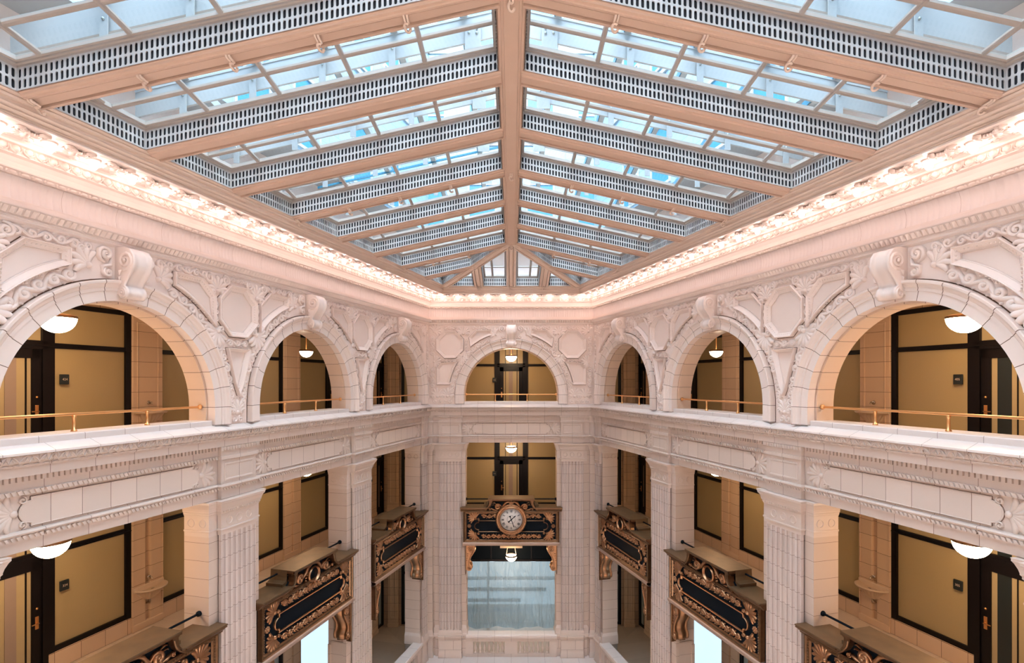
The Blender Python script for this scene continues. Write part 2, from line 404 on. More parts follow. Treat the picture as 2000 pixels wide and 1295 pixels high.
for w in 'LER':
    # entablature between the storeys
    trim(w, [(-.53, BASE + .002), (0, BASE), (.21, -.935), (.21, -.965), (.19, -.97)], 'slab')
    def leaves(mb, w):
        def f(x, p):
            zt, zb = -.975, -1.075; d = .172
            mb.ribbon([(x - p * .42, zt), (x - p * .2, zt - .03), (x, zb + .01)], .022, .022, d)
            mb.ribbon([(x + p * .42, zt), (x + p * .2, zt - .03), (x, zb + .01)], .022, .022, d)
            mb.ribbon([(x, zt), (x, zb)], .03, .028, d)
            mb.ribbon([(x - p * .5, zb), (x - p * .36, zt - .03), (x - p * .26, zb + .02)], .02, .02, d)
            mb.ribbon([(x + p * .5, zb), (x + p * .36, zt - .03), (x + p * .26, zb + .02)], .02, .02, d)
        repeat(w, .18, .235, f)
        repeat(w, .15, .12, lambda x, p: mb.dome(x, -1.105, p * .4, .018, .022, .135, 6))
    trim(w, [(.19, -.968), (.172, -.975), (.172, -1.06), (.15, -1.08), (.135, -1.085), (.135, -1.13), (.11, -1.135), (.11, -1.26), (.02, -1.262)], 'ent', leaves)
    def dent(mb, w):
        repeat(w, .03, .075, lambda x, p: mb.box(x - p * .3, x + p * .3, -.02, -.055, -1.27, -1.335))
        repeat(w, .03, .07, lambda x, p: mb.prism([(x - p * .45, -1.46), (x + p * .05, -1.46), (x + p * .42, -1.515), (x - p * .1, -1.515)], -.005, -.035))
    trim(w, [(.02, -1.262), (.02, -1.34), (-.005, -1.345), (-.005, -1.45), (.01, -1.455), (.01, -1.52), (-.04, -1.53), (-.04, -2.0)], 'ent', dent)
    def rope(mb, w):
        repeat(w, .01, .07, lambda x, p: mb.prism([(x - p * .45, -2.065), (x + p * .05, -2.065), (x + p * .42, -2.115), (x - p * .1, -2.115)], 0, -.03))
    trim(w, [(-.04, -2.0), (.02, -2.005), (.035, -2.03), (.02, -2.055), (0, -2.06), (0, -2.12), (-.025, -2.125), (-.025, -2.285), (-.62, -2.287)], 'ent', rope)
    # upper architrave over the arches
    def archit(mb, w):
        repeat(w, .07, .085, lambda x, p: mb.add([(x - p * .38, -.055, 2.20), (x + p * .38, -.055, 2.20), (x, -.10, 2.185), (x - p * .42, -.13, 2.275), (x + p * .42, -.13, 2.275), (x, -.155, 2.265)], [(0, 2, 5, 3), (2, 1, 4, 5), (0, 1, 2), (3, 5, 4)]))
    trim(w, [(0, 2.09), (.02, 2.11), (.045, 2.125), (.045, 2.155), (.06, 2.16), (.06, 2.175), (.045, 2.18), (.05, 2.20), (.125, 2.285), (.13, 2.30), (.13, 2.315), (.02, 2.32), (.03, 2.325), (.03, 2.385), (.02, 2.39), (.02, 2.405)], 'relief', archit)
    trim(w, [(.02, 2.405), (.012, 2.44), (.0, 2.52), (.005, 2.6), (.03, 2.67), (.05, 2.70)], 'frieze', None, True)
    def beads(mb, w):
        repeat(w, .07, .15, lambda x, p: (mb.dome(x, 2.735, p * .33, .026, .04, .075, 8), mb.dome(x + p / 2, 2.735, p * .08, .028, .044, .075, 6)))
        repeat(w, .2, .15, lambda x, p: (mb.dome(x, 3.015, p * .33, .055, .06, .155, 8), mb.ribbon([(x - p * .45, 3.06), (x - p * .4, 3.0), (x, 2.955), (x + p * .4, 3.0), (x + p * .45, 3.06)], .016, .04, .15, (1, 1)), mb.ribbon([(x + p / 2, 3.05), (x + p / 2, 2.965)], .018, .03, .15)))
    trim(w, [(.05, 2.70), (.03, 2.705), (.07, 2.712), (.10, 2.76), (.12, 2.765), (.125, 2.78), (.085, 2.785), (.085, 2.81), (.095, 2.86), (.125, 2.92), (.165, 2.945), (.165, 2.96), (.155, 2.965), (.16, 3.06), (.215, 3.07), (.22, 3.095), (.20, 3.10)], 'relief', beads)
    # lamp soffit with carved rosettes between the bulbs
    def ros(mb, w):
        pass
    trim(w, [(.20, 3.10), (.24, 3.13), (.28, 3.135), (.30, 3.15), (.66, 3.16), (.68, 3.145), (.74, 3.14), (.80, 3.13)], 'relief')
    trim(w, [(.80, 3.13), (.80, 3.15), (.775, 3.155), (.79, 3.175), (.81, 3.18), (.79, 3.19), (.825, 3.21), (.84, 3.225), (.82, 3.235), (.85, 3.25), (.87, 3.27), (.85, 3.28), (.85, 3.32), (.90, 3.33), (.91, 3.355), (.895, 3.365), (.93, 3.38), (.95, 3.385), (.95, 3.50)], 'peach2')

# ------------------------------------------------------------------ arches
def archway(w, k):
    s = bay_s(w, k); t = thing('archway', 'cream terracotta round arch in the %s' % BP[(w, k)], 'arch', w, s, 0, SPR)
    t['label'] = {'E': 'cream terracotta round arch in the end wall above the bronze clock'}.get(w, 'cream round arch in the ' + BP[(w, k)])
    n = 48
    def sweep(prof):
        mb = MB(); m = len(prof); vs = []
        st = [(0, BASE - SPR)] + [(PI * i / n, None) for i in range(n + 1)] + [(PI, BASE - SPR)]
        for a, zz in st:
            for r, d in prof:
                vs.append((r * math.cos(a), -d, zz if zz is not None else r * math.sin(a)))
        fs = [(i * m + j, i * m + j + 1, (i + 1) * m + j + 1, (i + 1) * m + j) for i in range(len(st) - 1) for j in range(m - 1)]
        return mb.add(vs, fs)
    sweep([(R1, -.12), (R1, .045), (R1 + .15, .045), (R1 + .155, .065), (R1 + .20, .065), (R1 + .215, .08), (R1 + .25, .095), (R1 + .275, .13), (R2 - .01, .135), (R2, .12), (R2, 0)]).build('archivolt', 'arch', t)
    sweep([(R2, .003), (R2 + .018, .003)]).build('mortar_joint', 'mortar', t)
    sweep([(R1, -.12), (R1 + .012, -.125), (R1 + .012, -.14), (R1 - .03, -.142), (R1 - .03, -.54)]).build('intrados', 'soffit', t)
    mb = MB(); mb.box(-R1 + .01, R1 - .01, .0, .60, BASE - SPR - .02, -.75 - SPR, .012); mb.build('sill', 'slab', t)
    return t
for w, k in BAYS: archway(w, k)

def keystone_meshes():
    # scroll console profile in (d, z): big volute above, small one below
    hw = .17
    prof = []
    for i in range(13): a = -.2 + 1.35 * PI * (1 - i / 12) ; prof.append((.27 + .20 * math.cos(a - .3), 1.86 + .19 * math.sin(a - .3)))
    outl = [(0, 2.1), (.22, 2.10), (.36, 2.06), (.45, 1.97), (.47, 1.85), (.43, 1.74), (.34, 1.65), (.26, 1.57), (.22, 1.50), (.27, 1.47), (.30, 1.42), (.30, 1.36), (.26, 1.31), (.20, 1.29), (.14, 1.31), (.10, 1.36), (0, 1.36)]
    outl = [(d * .78, z) for d, z in outl]
    body = MB(); n = len(outl)
    xs = [(-hw, 0), (-hw * .98, .012), (-hw * .72, .012), (-hw * .68, -.012), (-hw * .3, -.004), (0, .0), (hw * .3, -.004), (hw * .68, -.012), (hw * .72, .012), (hw * .98, .012), (hw, 0)]
    vs = []
    for x, e in xs:
        for i, (d, z) in enumerate(outl):
            f = 1 if d > .05 else 0
            vs.append((x, -(d + e * f), z))
    fs = [(i * n + j, i * n + j + 1, (i + 1) * n + j + 1, (i + 1) * n + j) for i in range(len(xs) - 1) for j in range(n - 1)]
    body.add(vs, fs, True)
    body.add([(x, -d, z) for x in (-hw, hw) for d, z in outl], [tuple(range(n)), tuple(range(n, 2 * n))])
    vols = []; leaves = []
    def side_spiral(mb, x, cd, cz, r0, r1, a0, turns, w, h):
        # spiral in the d,z plane on the cheek at x
        sx = 1 if x > 0 else -1; nn = 22; pts = []
        for i in range(nn + 1):
            u = i / nn; a = a0 + turns * 2 * PI * u; r = r0 + (r1 - r0) * u
            pts.append((cd + math.cos(a) * r, cz + math.sin(a) * r))
        vs = []
        for i, (dd, zz) in enumerate(pts):
            a = pts[max(0, i - 1)]; b = pts[min(nn, i + 1)]; l = math.hypot(b[0] - a[0], b[1] - a[1]) or 1; nx, nz = -(b[1] - a[1]) / l, (b[0] - a[0]) / l
            for o, e in ((-1, 0), (-.6, .7), (0, 1), (.6, .7), (1, 0)): vs.append((x + sx * e * h, -(dd + nx * o * w / 2), zz + nz * o * w / 2))
        mb.add(vs, [(i * 5 + j, i * 5 + j + 1, i * 5 + j + 6, i * 5 + j + 5) for i in range(nn) for j in range(4)], True)
    for q in (-1, 1):
        vol = MB(); vols.append(vol)
        side_spiral(vol, q * hw, .205, 1.885, .145, .03, -1.9, 1.9, .05, .025)
        vol.lathe([(0, 0), (.03, 0), (.03, q * .03), (0, q * .035)], q * hw, -.205, 1.885, 10, axis='X')
        vol = MB(); vols.append(vol)
        side_spiral(vol, q * hw, .155, 1.38, .075, .015, 1.4, -1.6, .03, .02)
        vol.lathe([(0, 0), (.02, 0), (.02, q * .025), (0, q * .03)], q * hw, -.155, 1.38, 8, axis='X')
    for q in (-1, 1):
        leaf = MB(); leaves.append(leaf)
        for z, r in ((1.70, .07), (1.60, .06), (1.52, .05)):
            leaf.add([(q * hw, -.02, z), (q * (hw + .025), -.10, z + .03), (q * hw, -.24 * (z - 1.2) - .03, z + .05), (q * (hw + .01), -.1, z - .05)], [(0, 1, 2), (0, 3, 1), (1, 3, 2)])
    return body, vols, leaves
kb, kv, kl = keystone_meshes()
k0 = None
for w, k in BAYS:
    if k0 is None:
        t = thing('keystone', '', 'keystone', w, bay_s(w, k)); kb.build('scroll_body', 'relief', t); [v.build('volute', 'relief', t) for v in kv]; [v.build('side_leaf', 'relief', t) for v in kl]
        k0 = tree(t)
    else: t = dup(k0); put(t, w, bay_s(w, k))
    t['label'] = 'carved scroll keystone in the ' + BP[(w, k)]

# ------------------------------------------------------------------ carved spandrels
def poly_reg(cx, cz, r, n=8, rot=PI / 8):
    k = r / math.cos(PI / n)
    return [(cx + k * math.cos(rot + 2 * PI * i / n), cz + k * math.sin(rot + 2 * PI * i / n)) for i in range(n)]
FPROF = [(0, .0), (.0, .085), (.08, .095), (.18, .09), (.24, .078), (.86, .022), (.90, .03), (.98, .026), (1.0, .003)]
def ringz(r, dx): return SPR + math.sqrt(max(0, r * r - dx * dx))
def trapezoid(q):      # panel beside the keystone, q = +1 to the right of the pier centre
    H2 = BAY / 2; A = []
    x0, x1 = 1.50, .60
    a_end = math.acos((H2 - x0) / 2.34); a_st = math.acos(min(1, (H2 - x1) / 2.34))
    low = [(H2 - 2.34 * math.cos(a_st + (a_end - a_st) * i / 8), SPR + 2.34 * math.sin(a_st + (a_end - a_st) * i / 8)) for i in range(9)]
    P = low + [(x0, 1.92), (.90, 1.92), (x1, 1.63)]
    return [(q * x, z) for x, z in P]
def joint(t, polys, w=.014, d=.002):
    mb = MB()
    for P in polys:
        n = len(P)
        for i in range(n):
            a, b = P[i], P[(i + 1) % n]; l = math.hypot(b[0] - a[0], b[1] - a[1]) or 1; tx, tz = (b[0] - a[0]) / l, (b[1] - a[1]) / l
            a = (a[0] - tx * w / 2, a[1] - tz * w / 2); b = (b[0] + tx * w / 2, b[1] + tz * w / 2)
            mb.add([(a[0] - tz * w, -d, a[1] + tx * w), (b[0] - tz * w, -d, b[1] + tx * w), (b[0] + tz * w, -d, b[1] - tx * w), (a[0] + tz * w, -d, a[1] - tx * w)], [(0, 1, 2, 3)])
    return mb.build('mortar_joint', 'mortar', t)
def beadrow(mb, poly, w, d):
    n = len(poly)
    cx = sum(p[0] for p in poly) / n; cz = sum(p[1] for p in poly) / n
    for i in range(n):
        a, b = poly[i], poly[(i + 1) % n]; l = math.hypot(b[0] - a[0], b[1] - a[1]); m = int(l / .05)
        if m < 2: continue
        tx, tz = (b[0] - a[0]) / l, (b[1] - a[1]) / l; nx, nz = -tz, tx
        if (cx - a[0]) * nx + (cz - a[1]) * nz < 0: nx, nz = -nx, -nz
        for j in range(1, m):
            x = a[0] + tx * l * (j + .0) / m + nx * w; z = a[1] + tz * l * j / m + nz * w
            mb.dome(x, z, .017, .017, .018, d, 5)
def spandrel_parts(t, half=None):
    """relief around a pier between two side arches; half=+1/-1 keeps only one side (local x sign)"""
    sides = (-1, 1) if half is None else (half,)
    H2 = BAY / 2
    ap = lambda q, r, a0, a1, n=24: [(q * (H2 - r * math.cos(a0 + (a1 - a0) * i / n)), SPR + r * math.sin(a0 + (a1 - a0) * i / n)) for i in range(n + 1)]
    if half is None:
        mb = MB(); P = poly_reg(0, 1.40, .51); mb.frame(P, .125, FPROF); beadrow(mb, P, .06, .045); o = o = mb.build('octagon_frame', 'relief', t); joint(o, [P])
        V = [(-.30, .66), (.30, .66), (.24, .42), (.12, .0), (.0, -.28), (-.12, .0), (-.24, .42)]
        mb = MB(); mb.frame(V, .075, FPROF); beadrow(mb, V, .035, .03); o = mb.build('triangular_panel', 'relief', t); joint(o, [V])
        mb = MB(); mb.palmette(0, -.62, PI / 2, .26, 0, 7, 2.0, .045, .18)
        for q in (-1, 1): mb.spiral(q * .08, -.76, .075, .015, PI / 2, q * 1.3, .032, .04, 0, 12)
        mb.build('base_palmette', 'relief', t)
        for q in (-1, 1):
            mb = MB(); mb.palmette(q * .50, .98, -PI / 2 - q * -.55, .34, .005, 8, 2.3, .06, .19, curl=False)
            mb.spiral(q * .44, 1.02, .07, .015, 0, q * 1.4, .04, .06, .01, 12); mb.build('shell', 'relief', t)
        mb = MB()
        mb.running([(-.30, .77), (.30, .77)], .19, 0, .13, .045); mb.build('scroll_band', 'relief', t)
    for q in sides:
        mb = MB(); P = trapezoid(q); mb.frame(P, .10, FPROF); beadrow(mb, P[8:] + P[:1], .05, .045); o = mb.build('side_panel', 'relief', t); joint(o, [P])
        # running scroll round the arch, on its own ring
        mb = MB(); mb.running(ap(q, 2.21, 1.22, .30), .245, 0, .17, .045); mb.build('arch_scroll_band', 'relief', t)
        mb = MB(); mb.running(ap(q, 2.215, .28,   .0, 10), .19, 0, .14, .04); mb.build('arch_scroll_band', 'relief', t)
        # palmette over the octagon's shoulder
        mb = MB(); x, z = q * .52, 1.75
        mb.palmette(x, z, PI / 2, .29, 0, 9, 3.0, .06, .17)
        for e in (-1, 1): mb.spiral(x + e * .20, 1.975, .11, .018, PI / 2 + e * .3, -e * 1.6, .05, .055, 0, 16); mb.spiral(x + e * .115, 1.70, .065, .012, -PI / 2, e * 1.4, .035, .05, 0, 12)
        mb.build('shoulder_palmette', 'relief', t)
        mb = MB(); mb.running([(q * .74, 2.0), (q * 1.85, 2.01)], .19, 0, .15, .045); mb.build('scroll_band', 'relief', t)
        mb = MB(); mb.running([(q * .545, 1.56), (q * .555, 1.12)], .14, 0, .11, .045); mb.build('scroll_band', 'relief', t)
        # foliage against the keystone
        mb = MB()
        mb.palmette(q * 1.78, 1.74, PI / 2 if 0 else (PI - .7 if q > 0 else .7), .30, 0, 6, 1.9, .055, .2, curl=False)
        mb.spiral(q * 2.02, 1.96, .13, .02, -PI / 2, -q * 1.7, .06, .065, 0, 16)
        mb.spiral(q * 2.06, 1.68, .08, .015, PI / 2, q * 1.5, .05, .06, 0, 12)
        mb.ribbon([(q * 2.13, 1.92), (q * 2.1, 1.8), (q * 1.98, 1.76), (q * 1.99, 1.66)], .055, .06, 0)
        mb.spiral(q * 1.66, 1.95, .07, .015, 0, q * 1.4, .04, .05, 0, 12)
        mb.build('keystone_foliage', 'relief', t)
    if half is None:
        mb = MB(); mb.running([(-.38, 2.03), (.38, 2.03)], .12, 0, .12, .04); mb.build('scroll_band', 'relief', t)
PN = {1: 'between the far and middle arches of the %s wall', 2: 'between the middle and nearest arches of the %s wall', 3: 'at the near edge of the nearest arch of the %s wall'}
sp0 = None
for k in (1, 2, 3):
    for w in 'LR':
        lab = 'carved octagon relief ' + PN[k] % WN[w]
        if sp0 is None:
            t = thing('spandrel_relief', lab, 'relief', w, pier_s(k)); spandrel_parts(t); sp0 = tree(t)
        else: t = dup(sp0); put(t, w, pier_s(k)); t['label'] = lab
# far-bay side of the corner
for w in 'LR':
    t = thing('spandrel_relief', 'half relief panel and corner scroll band of the %s wall beside the end wall' % WN[w], 'relief', w, bay_s(w, 0) - BAY / 2)
    q = SG[w]; spandrel_parts(t, q)
    mb = MB(); x = q * (BAY / 2 - bay_s(w, 0) + .14); mb.running([(x, 1.9), (x, -.3)], .17, 0, .15, .045)
    mb.palmette(x, -.62, PI / 2, .2, 0, 7, 2.0, .045, .18); mb.build('corner_scroll_band', 'relief', t)
def end_spandrel(q):
    side = 'left' if q < 0 else 'right'
    t = thing('spandrel_relief', 'carved relief with octagon on the end wall, %s of its arch' % side, 'relief', 'E', 0)
    ap = lambda r, a0, a1, n=24: [(q * r * math.cos(a0 + (a1 - a0) * i / n), SPR + r * math.sin(a0 + (a1 - a0) * i / n)) for i in range(n + 1)]
    cx = q * 2.285
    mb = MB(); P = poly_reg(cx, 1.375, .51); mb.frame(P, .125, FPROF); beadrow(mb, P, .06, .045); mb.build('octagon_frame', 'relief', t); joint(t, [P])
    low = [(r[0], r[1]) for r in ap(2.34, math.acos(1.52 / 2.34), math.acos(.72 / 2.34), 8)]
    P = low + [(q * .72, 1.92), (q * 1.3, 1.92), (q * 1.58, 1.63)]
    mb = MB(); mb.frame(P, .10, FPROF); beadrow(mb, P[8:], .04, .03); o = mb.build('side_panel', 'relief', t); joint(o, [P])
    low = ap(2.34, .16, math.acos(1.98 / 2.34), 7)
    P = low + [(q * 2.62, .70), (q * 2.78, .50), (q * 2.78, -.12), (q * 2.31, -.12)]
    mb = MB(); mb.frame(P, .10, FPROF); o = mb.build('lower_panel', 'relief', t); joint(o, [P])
    mb = MB(); mb.running(ap(2.21, .30, 1.22), .245, 0, .17, .045); mb.build('arch_scroll_band', 'relief', t)
    mb = MB(); mb.running(ap(2.2, .02, .28, 10), .19, 0, .14, .04); mb.build('arch_scroll_band', 'relief', t)
    for za, zb in ((1.7, .95), (.55, -.25)):
        mb = MB(); mb.running([(q * 2.94, za), (q * 2.94, zb)], .22, 0, .16, .045); mb.build('corner_scroll_band', 'relief', t)
    for x, z, a in ((2.88, 1.86, PI * .75), (1.78, 1.78, PI / 2), (2.88, .74, PI), (1.80, .94, -PI / 2 + .5 * 1)):
        mb = MB(); mb.palmette(q * x, z, a if q > 0 else PI - a, .29, 0, 8, 2.6, .055, .18, curl=abs(a - PI / 2) < .1); mb.build('palmette', 'relief', t)
    mb = MB()
    for x in (2.37, 2.75): mb.palmette(q * x, -.56, PI / 2, .33, 0, 7, 2.2, .045, .18)
    for x in (2.27, 2.46, 2.65, 2.84): mb.spiral(q * x, -.745, .088, .015, PI / 2, 1.4, .04, .04, 0, 14)
    mb.build('base_palmette', 'relief', t)
    for a, b, bw in (((.74, 2.0), (1.5, 2.0), .19), ((2.05, 2.0), (2.55, 2.0), .18), ((1.67, 1.6), (1.67, 1.1), .14), ((2.05, .78), (2.62, .78), .16)):
        mb = MB(); mb.running([(q * a[0], a[1]), (q * b[0], b[1])], bw, 0, .15, .045); mb.build('scroll_band', 'relief', t)
    mb = MB(); mb.palmette(q * .58, 1.74, (PI - .7 if q < 0 else .7), .30, 0, 6, 1.9, .055, .2, curl=False)
    mb.spiral(q * .34, 1.96, .13, .02, -PI / 2, q * 1.7, .06, .065, 0, 16); mb.spiral(q * .30, 1.68, .08, .015, PI / 2, -q * 1.5, .05, .06, 0, 12)
    mb.build('keystone_foliage', 'relief', t)
end_spandrel(-1); end_spandrel(1)

# ------------------------------------------------------------------ brass handrails in the arches
def rail(w, k):
    t = thing('handrail', '', 'handrail', w, bay_s(w, k), -.25, -.75)
    mb = MB(); mb.tube([(-1.66, 0, .26), (1.66, 0, .26)], .021, 12)
    mb.build('rail_tube', 'brass', t)
    for q in (-1, 1):
        mb = MB(); mb.lathe([(.0, 0), (.045, .0), (.05, .02), (.035, .05), (.02, .06)] if q < 0 else [(.0, 0), (.045, 0), (.05, -.02), (.035, -.05), (.02, -.06)], q * 1.72, 0, .26, 12, axis='X'); mb.build('end_flange', 'brass', t)
        mb = MB(); mb.lathe([(.042, 0), (.042, .012), (.03, .03), (.021, .035), (.021, .2), (.028, .21), (.028, .24), (0, .25)], q * .60, 0, 0, 12); mb.build('post', 'brass', t)
    return t
r0 = None
for w, k in BAYS:
    if r0 is None: t = rail(w, k); r0 = tree(t)
    else: t = dup(r0); put(t, w, bay_s(w, k), -.25, -.75)
    t['label'] = 'brass handrail across the arch in the ' + BP[(w, k)]

# ------------------------------------------------------------------ carved frieze panels between the storeys
def frieze_panel(w, k):
    t = thing('frieze_panel', '', 'panel', w, bay_s(w, k), -.04, -1.765)
    hw = 1.42; hh = .20; r = .155; P = []
    P += [(hw - .10, -hh)]
    P += [(hw - .10, -r)] + [(hw - .10 + r * .95 * math.sin(PI * i / 12), -r * math.cos(PI * i / 12)) for i in range(1, 12)] + [(hw - .10, r), (hw - .10, hh)]
    P += [(-x, -z) for x, z in P]
    mb = MB(); mb.frame(P, .02, [(0, 0), (0, .022), (.5, .026), (1, .02)]);
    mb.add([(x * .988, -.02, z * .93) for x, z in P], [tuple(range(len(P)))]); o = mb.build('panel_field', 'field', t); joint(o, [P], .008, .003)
    for q in (-1, 1):
        mb = MB(); mb.palmette(q * (hw + .10), 0, 0 if q > 0 else PI, .32, 0, 7, 1.9, .03, .17, curl=False)
        for e in (-1, 1): mb.spiral(q * (hw - .0), e * .165, .06, .012, e * PI / 2, q * e * 1.4, .026, .03, 0, 12)
        mb.build('end_palmette', 'cream', t)
    return t
f0 = None
for w, k in BAYS:
    if f0 is None: t = frieze_panel(w, k); f0 = tree(t)
    else: t = dup(f0); put(t, w, bay_s(w, k), -.04, -1.765)
    t['label'] = 'cream frieze panel with palmette ends in the ' + BP[(w, k)]

# ------------------------------------------------------------------ pilasters and piers
def flute_face(mb, hw, d, z0, z1, n):
    """fluted face between z0 and z1: concave channels with round tops, one mesh grid"""
    p = 2 * hw / n; xs = []
    for i in range(n):
        a = -hw + i * p
        for u, dd in ((0, 0), (.20, 0), (.205, -.03), (.35, -.052), (.5, -.06), (.65, -.052), (.795, -.03), (.80, 0)): xs.append((a + u * p, dd, i, u))
    xs.append((hw, 0, n, 0))
    rows = [(z0, 0), (z0 + .03, 1), (z1 - .05, 1), (z1 - .015, .6), (z1, 0)]
    vs = [(x, -(d + dd * k), z) for z, k in rows for x, dd, *_ in xs]; m = len(xs)
    mb.add(vs, [(r * m + i, r * m + i + 1, (r + 1) * m + i + 1, (r + 1) * m + i) for r in range(len(rows) - 1) for i in range(m - 1)])
def ringblock(mb, x0, x1, d0, d1, prof, back=True):
    """stack of box outlines (expand, z) around the footprint x0..x1, d0(back)..d1(front)"""
    vs = []
    for e, z in prof: vs += [(x0 - e, -d0, z), (x0 - e, -(d1 + e), z), (x1 + e, -(d1 + e), z), (x1 + e, -d0, z)]
    n = len(prof); fs = [(i * 4 + j, i * 4 + j + 1, i * 4 + j + 5, i * 4 + j + 4) for i in range(n - 1) for j in range(3)]
    fs += [tuple(range(4)), tuple(range(4 * n - 4, 4 * n))]
    mb.add(vs, fs)
CAP = [(0, -2.60), (.012, -2.595), (.012, -2.575), (.03, -2.56), (.03, -2.53), (.05, -2.51), (.05, -2.49), (.065, -2.44), (.10, -2.37), (.125, -2.34), (.125, -2.31), (.135, -2.30), (.0, -2.292)]
def pilaster_parts(t, hw=.465, phw=.665, x0=None, x1=None):
    dp, d0, db = .06, -.04, -.62
    mb = MB(); ringblock(mb, -hw, hw, -.03, dp, [(0, -2.285), (0, -2.125), (.018, -2.12), (.03, -2.06), (.055, -2.05), (.065, -2.03), (.05, -2.005), (.0, -2.0), (0, -1.53), (.03, -1.52), (.03, -1.455), (.015, -1.45), (.015, -1.345), (.045, -1.34), (.05, -1.265)])
    x = -hw
    n = 13
    for i in range(n):
        x = -hw + (i + .5) * 2 * hw / n; p = 2 * hw / n
        mb.prism([(x - p * .45, -2.07), (x + p * .05, -2.07), (x + p * .42, -2.11), (x - p * .1, -2.11)], -.08, -(dp + .045))
        mb.box(x - p * .3, x + p * .3, -.1, -(dp + .06), -1.27, -1.335)
    mb.frame([(-hw + .07, -1.94), (hw - .07, -1.94), (hw - .07, -1.59), (-hw + .07, -1.59)], .05, [(0, dp + .001), (.1, dp + .012), (.6, dp + .012), (1, dp + .001)])
    mb.build('entablature_block', 'ent', t)
    mb = MB(); ringblock(mb, -hw, hw, -.03, dp, CAP); ringblock(mb, -phw, phw, db, d0, [(e * .8, z) for e, z in CAP])
    for i in range(18):
        x = -hw + (i + .5) * 2 * hw / 18; mb.box(x - .018, x + .018, 0, -(dp + .062), -2.53, -2.495)
    mb.build('capital', 'cream', t)
    mb = MB(); ringblock(mb, -hw, hw, -.03, dp, [(0, -2.98), (0, -2.90), (.02, -2.895), (.025, -2.875), (.02, -2.86), (0, -2.855), (0, -2.60)])
    ringblock(mb, -phw, phw, db, d0, [(0, -2.98), (0, -2.90), (.012, -2.895), (.016, -2.875), (.012, -2.86), (0, -2.855), (0, -2.60)])
    for i in (-1, 0, 1): mb.frame([(i * .26 + .085 * math.cos(2 * PI * k / 20), -2.725 + .085 * math.sin(2 * PI * k / 20)) for k in range(20)], .022, [(0, dp), (.2, dp + .014), (.7, dp + .014), (1, dp)])
    for q in (-1, 1):
        for dd in (-.19, -.46):
            m2 = MB(); m2.frame([(dd + .085 * math.cos(2 * PI * k / 20), -2.725 + .085 * math.sin(2 * PI * k / 20)) for k in range(20)], .022, [(0, 0), (.2, .014), (.7, .014), (1, 0)])
            mb.add([(q * (phw - y), -x, z) for x, y, z in m2.v], m2.f)
    mb.build('necking', 'cream', t)
    mb = MB(); flute_face(mb, hw, dp, -9.26, -2.98, 7); mb.box(-hw, -hw + .001, -.0, -dp, -9.26, -2.98); mb.box(hw - .001, hw, 0, -dp, -9.26, -2.98)
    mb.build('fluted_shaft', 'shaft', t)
    mb = MB(); mb.box(-phw, phw, -db, -d0, -9.40, -2.98)
    # recessed panel on the lower cheeks and a small impost
    for q in (-1, 1):
        mb.box(q * phw, q * (phw + .05), -d0 + .0, -d0 - .06 + .12, -6.16, -6.10); mb.box(q * phw, q * (phw + .03), -d0, -d0 + .10, -9.40, -6.16)
        mb.box(q * phw, q * (phw + .03), -d0 + .50, -d0 + .58, -9.40, -7.3); mb.box(q * phw, q * (phw + .03), -d0 + .1, -d0 + .5, -9.40, -9.2); mb.box(q * phw, q * (phw + .03), -d0 + .1, -d0 + .5, -7.3, -7.2)
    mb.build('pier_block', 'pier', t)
    mb = MB(); ringblock(mb, -hw, hw, -.03, dp, [(.03, -9.46), (.03, -9.42), (.02, -9.40), (.02, -9.33), (.0, -9.26)])
    ringblock(mb, -phw, phw, db, d0, [(.07, -9.42), (.05, -9.38), (.045, -9.2), (.0, -9.1)]); mb.build('base_moulding', 'cream', t)
    mb = MB(); ringblock(mb, -hw, hw, -.03, dp + .02, [(.03, -10.6), (.03, -10.25), (0, -10.05), (0, -9.60), (.03, -9.55), (.045, -9.50), (.045, -9.46), (0, -9.45)])
    ringblock(mb, -phw, phw, db, d0, [(.0, -10.6), (0, -9.55), (.08, -9.5), (.08, -9.42), (0, -9.42)])
    mb.build('pedestal', 'block', t)
p0 = None
PL = {1: 'between the far and middle bays of the %s wall', 2: 'between the middle and nearest bays of the %s wall', 3: 'at the near edge of the nearest bay of the %s wall'}
for k in (1, 2, 3):
    for w in 'LR':
        lab = 'tall fluted cream pilaster ' + PL[k] % WN[w]
        if p0 is None: t = thing('pilaster', lab, 'pilaster', w, pier_s(k), 0, 0); pilaster_parts(t); p0 = tree(t)
        else: t = dup(p0); put(t, w, pier_s(k)); t['label'] = lab
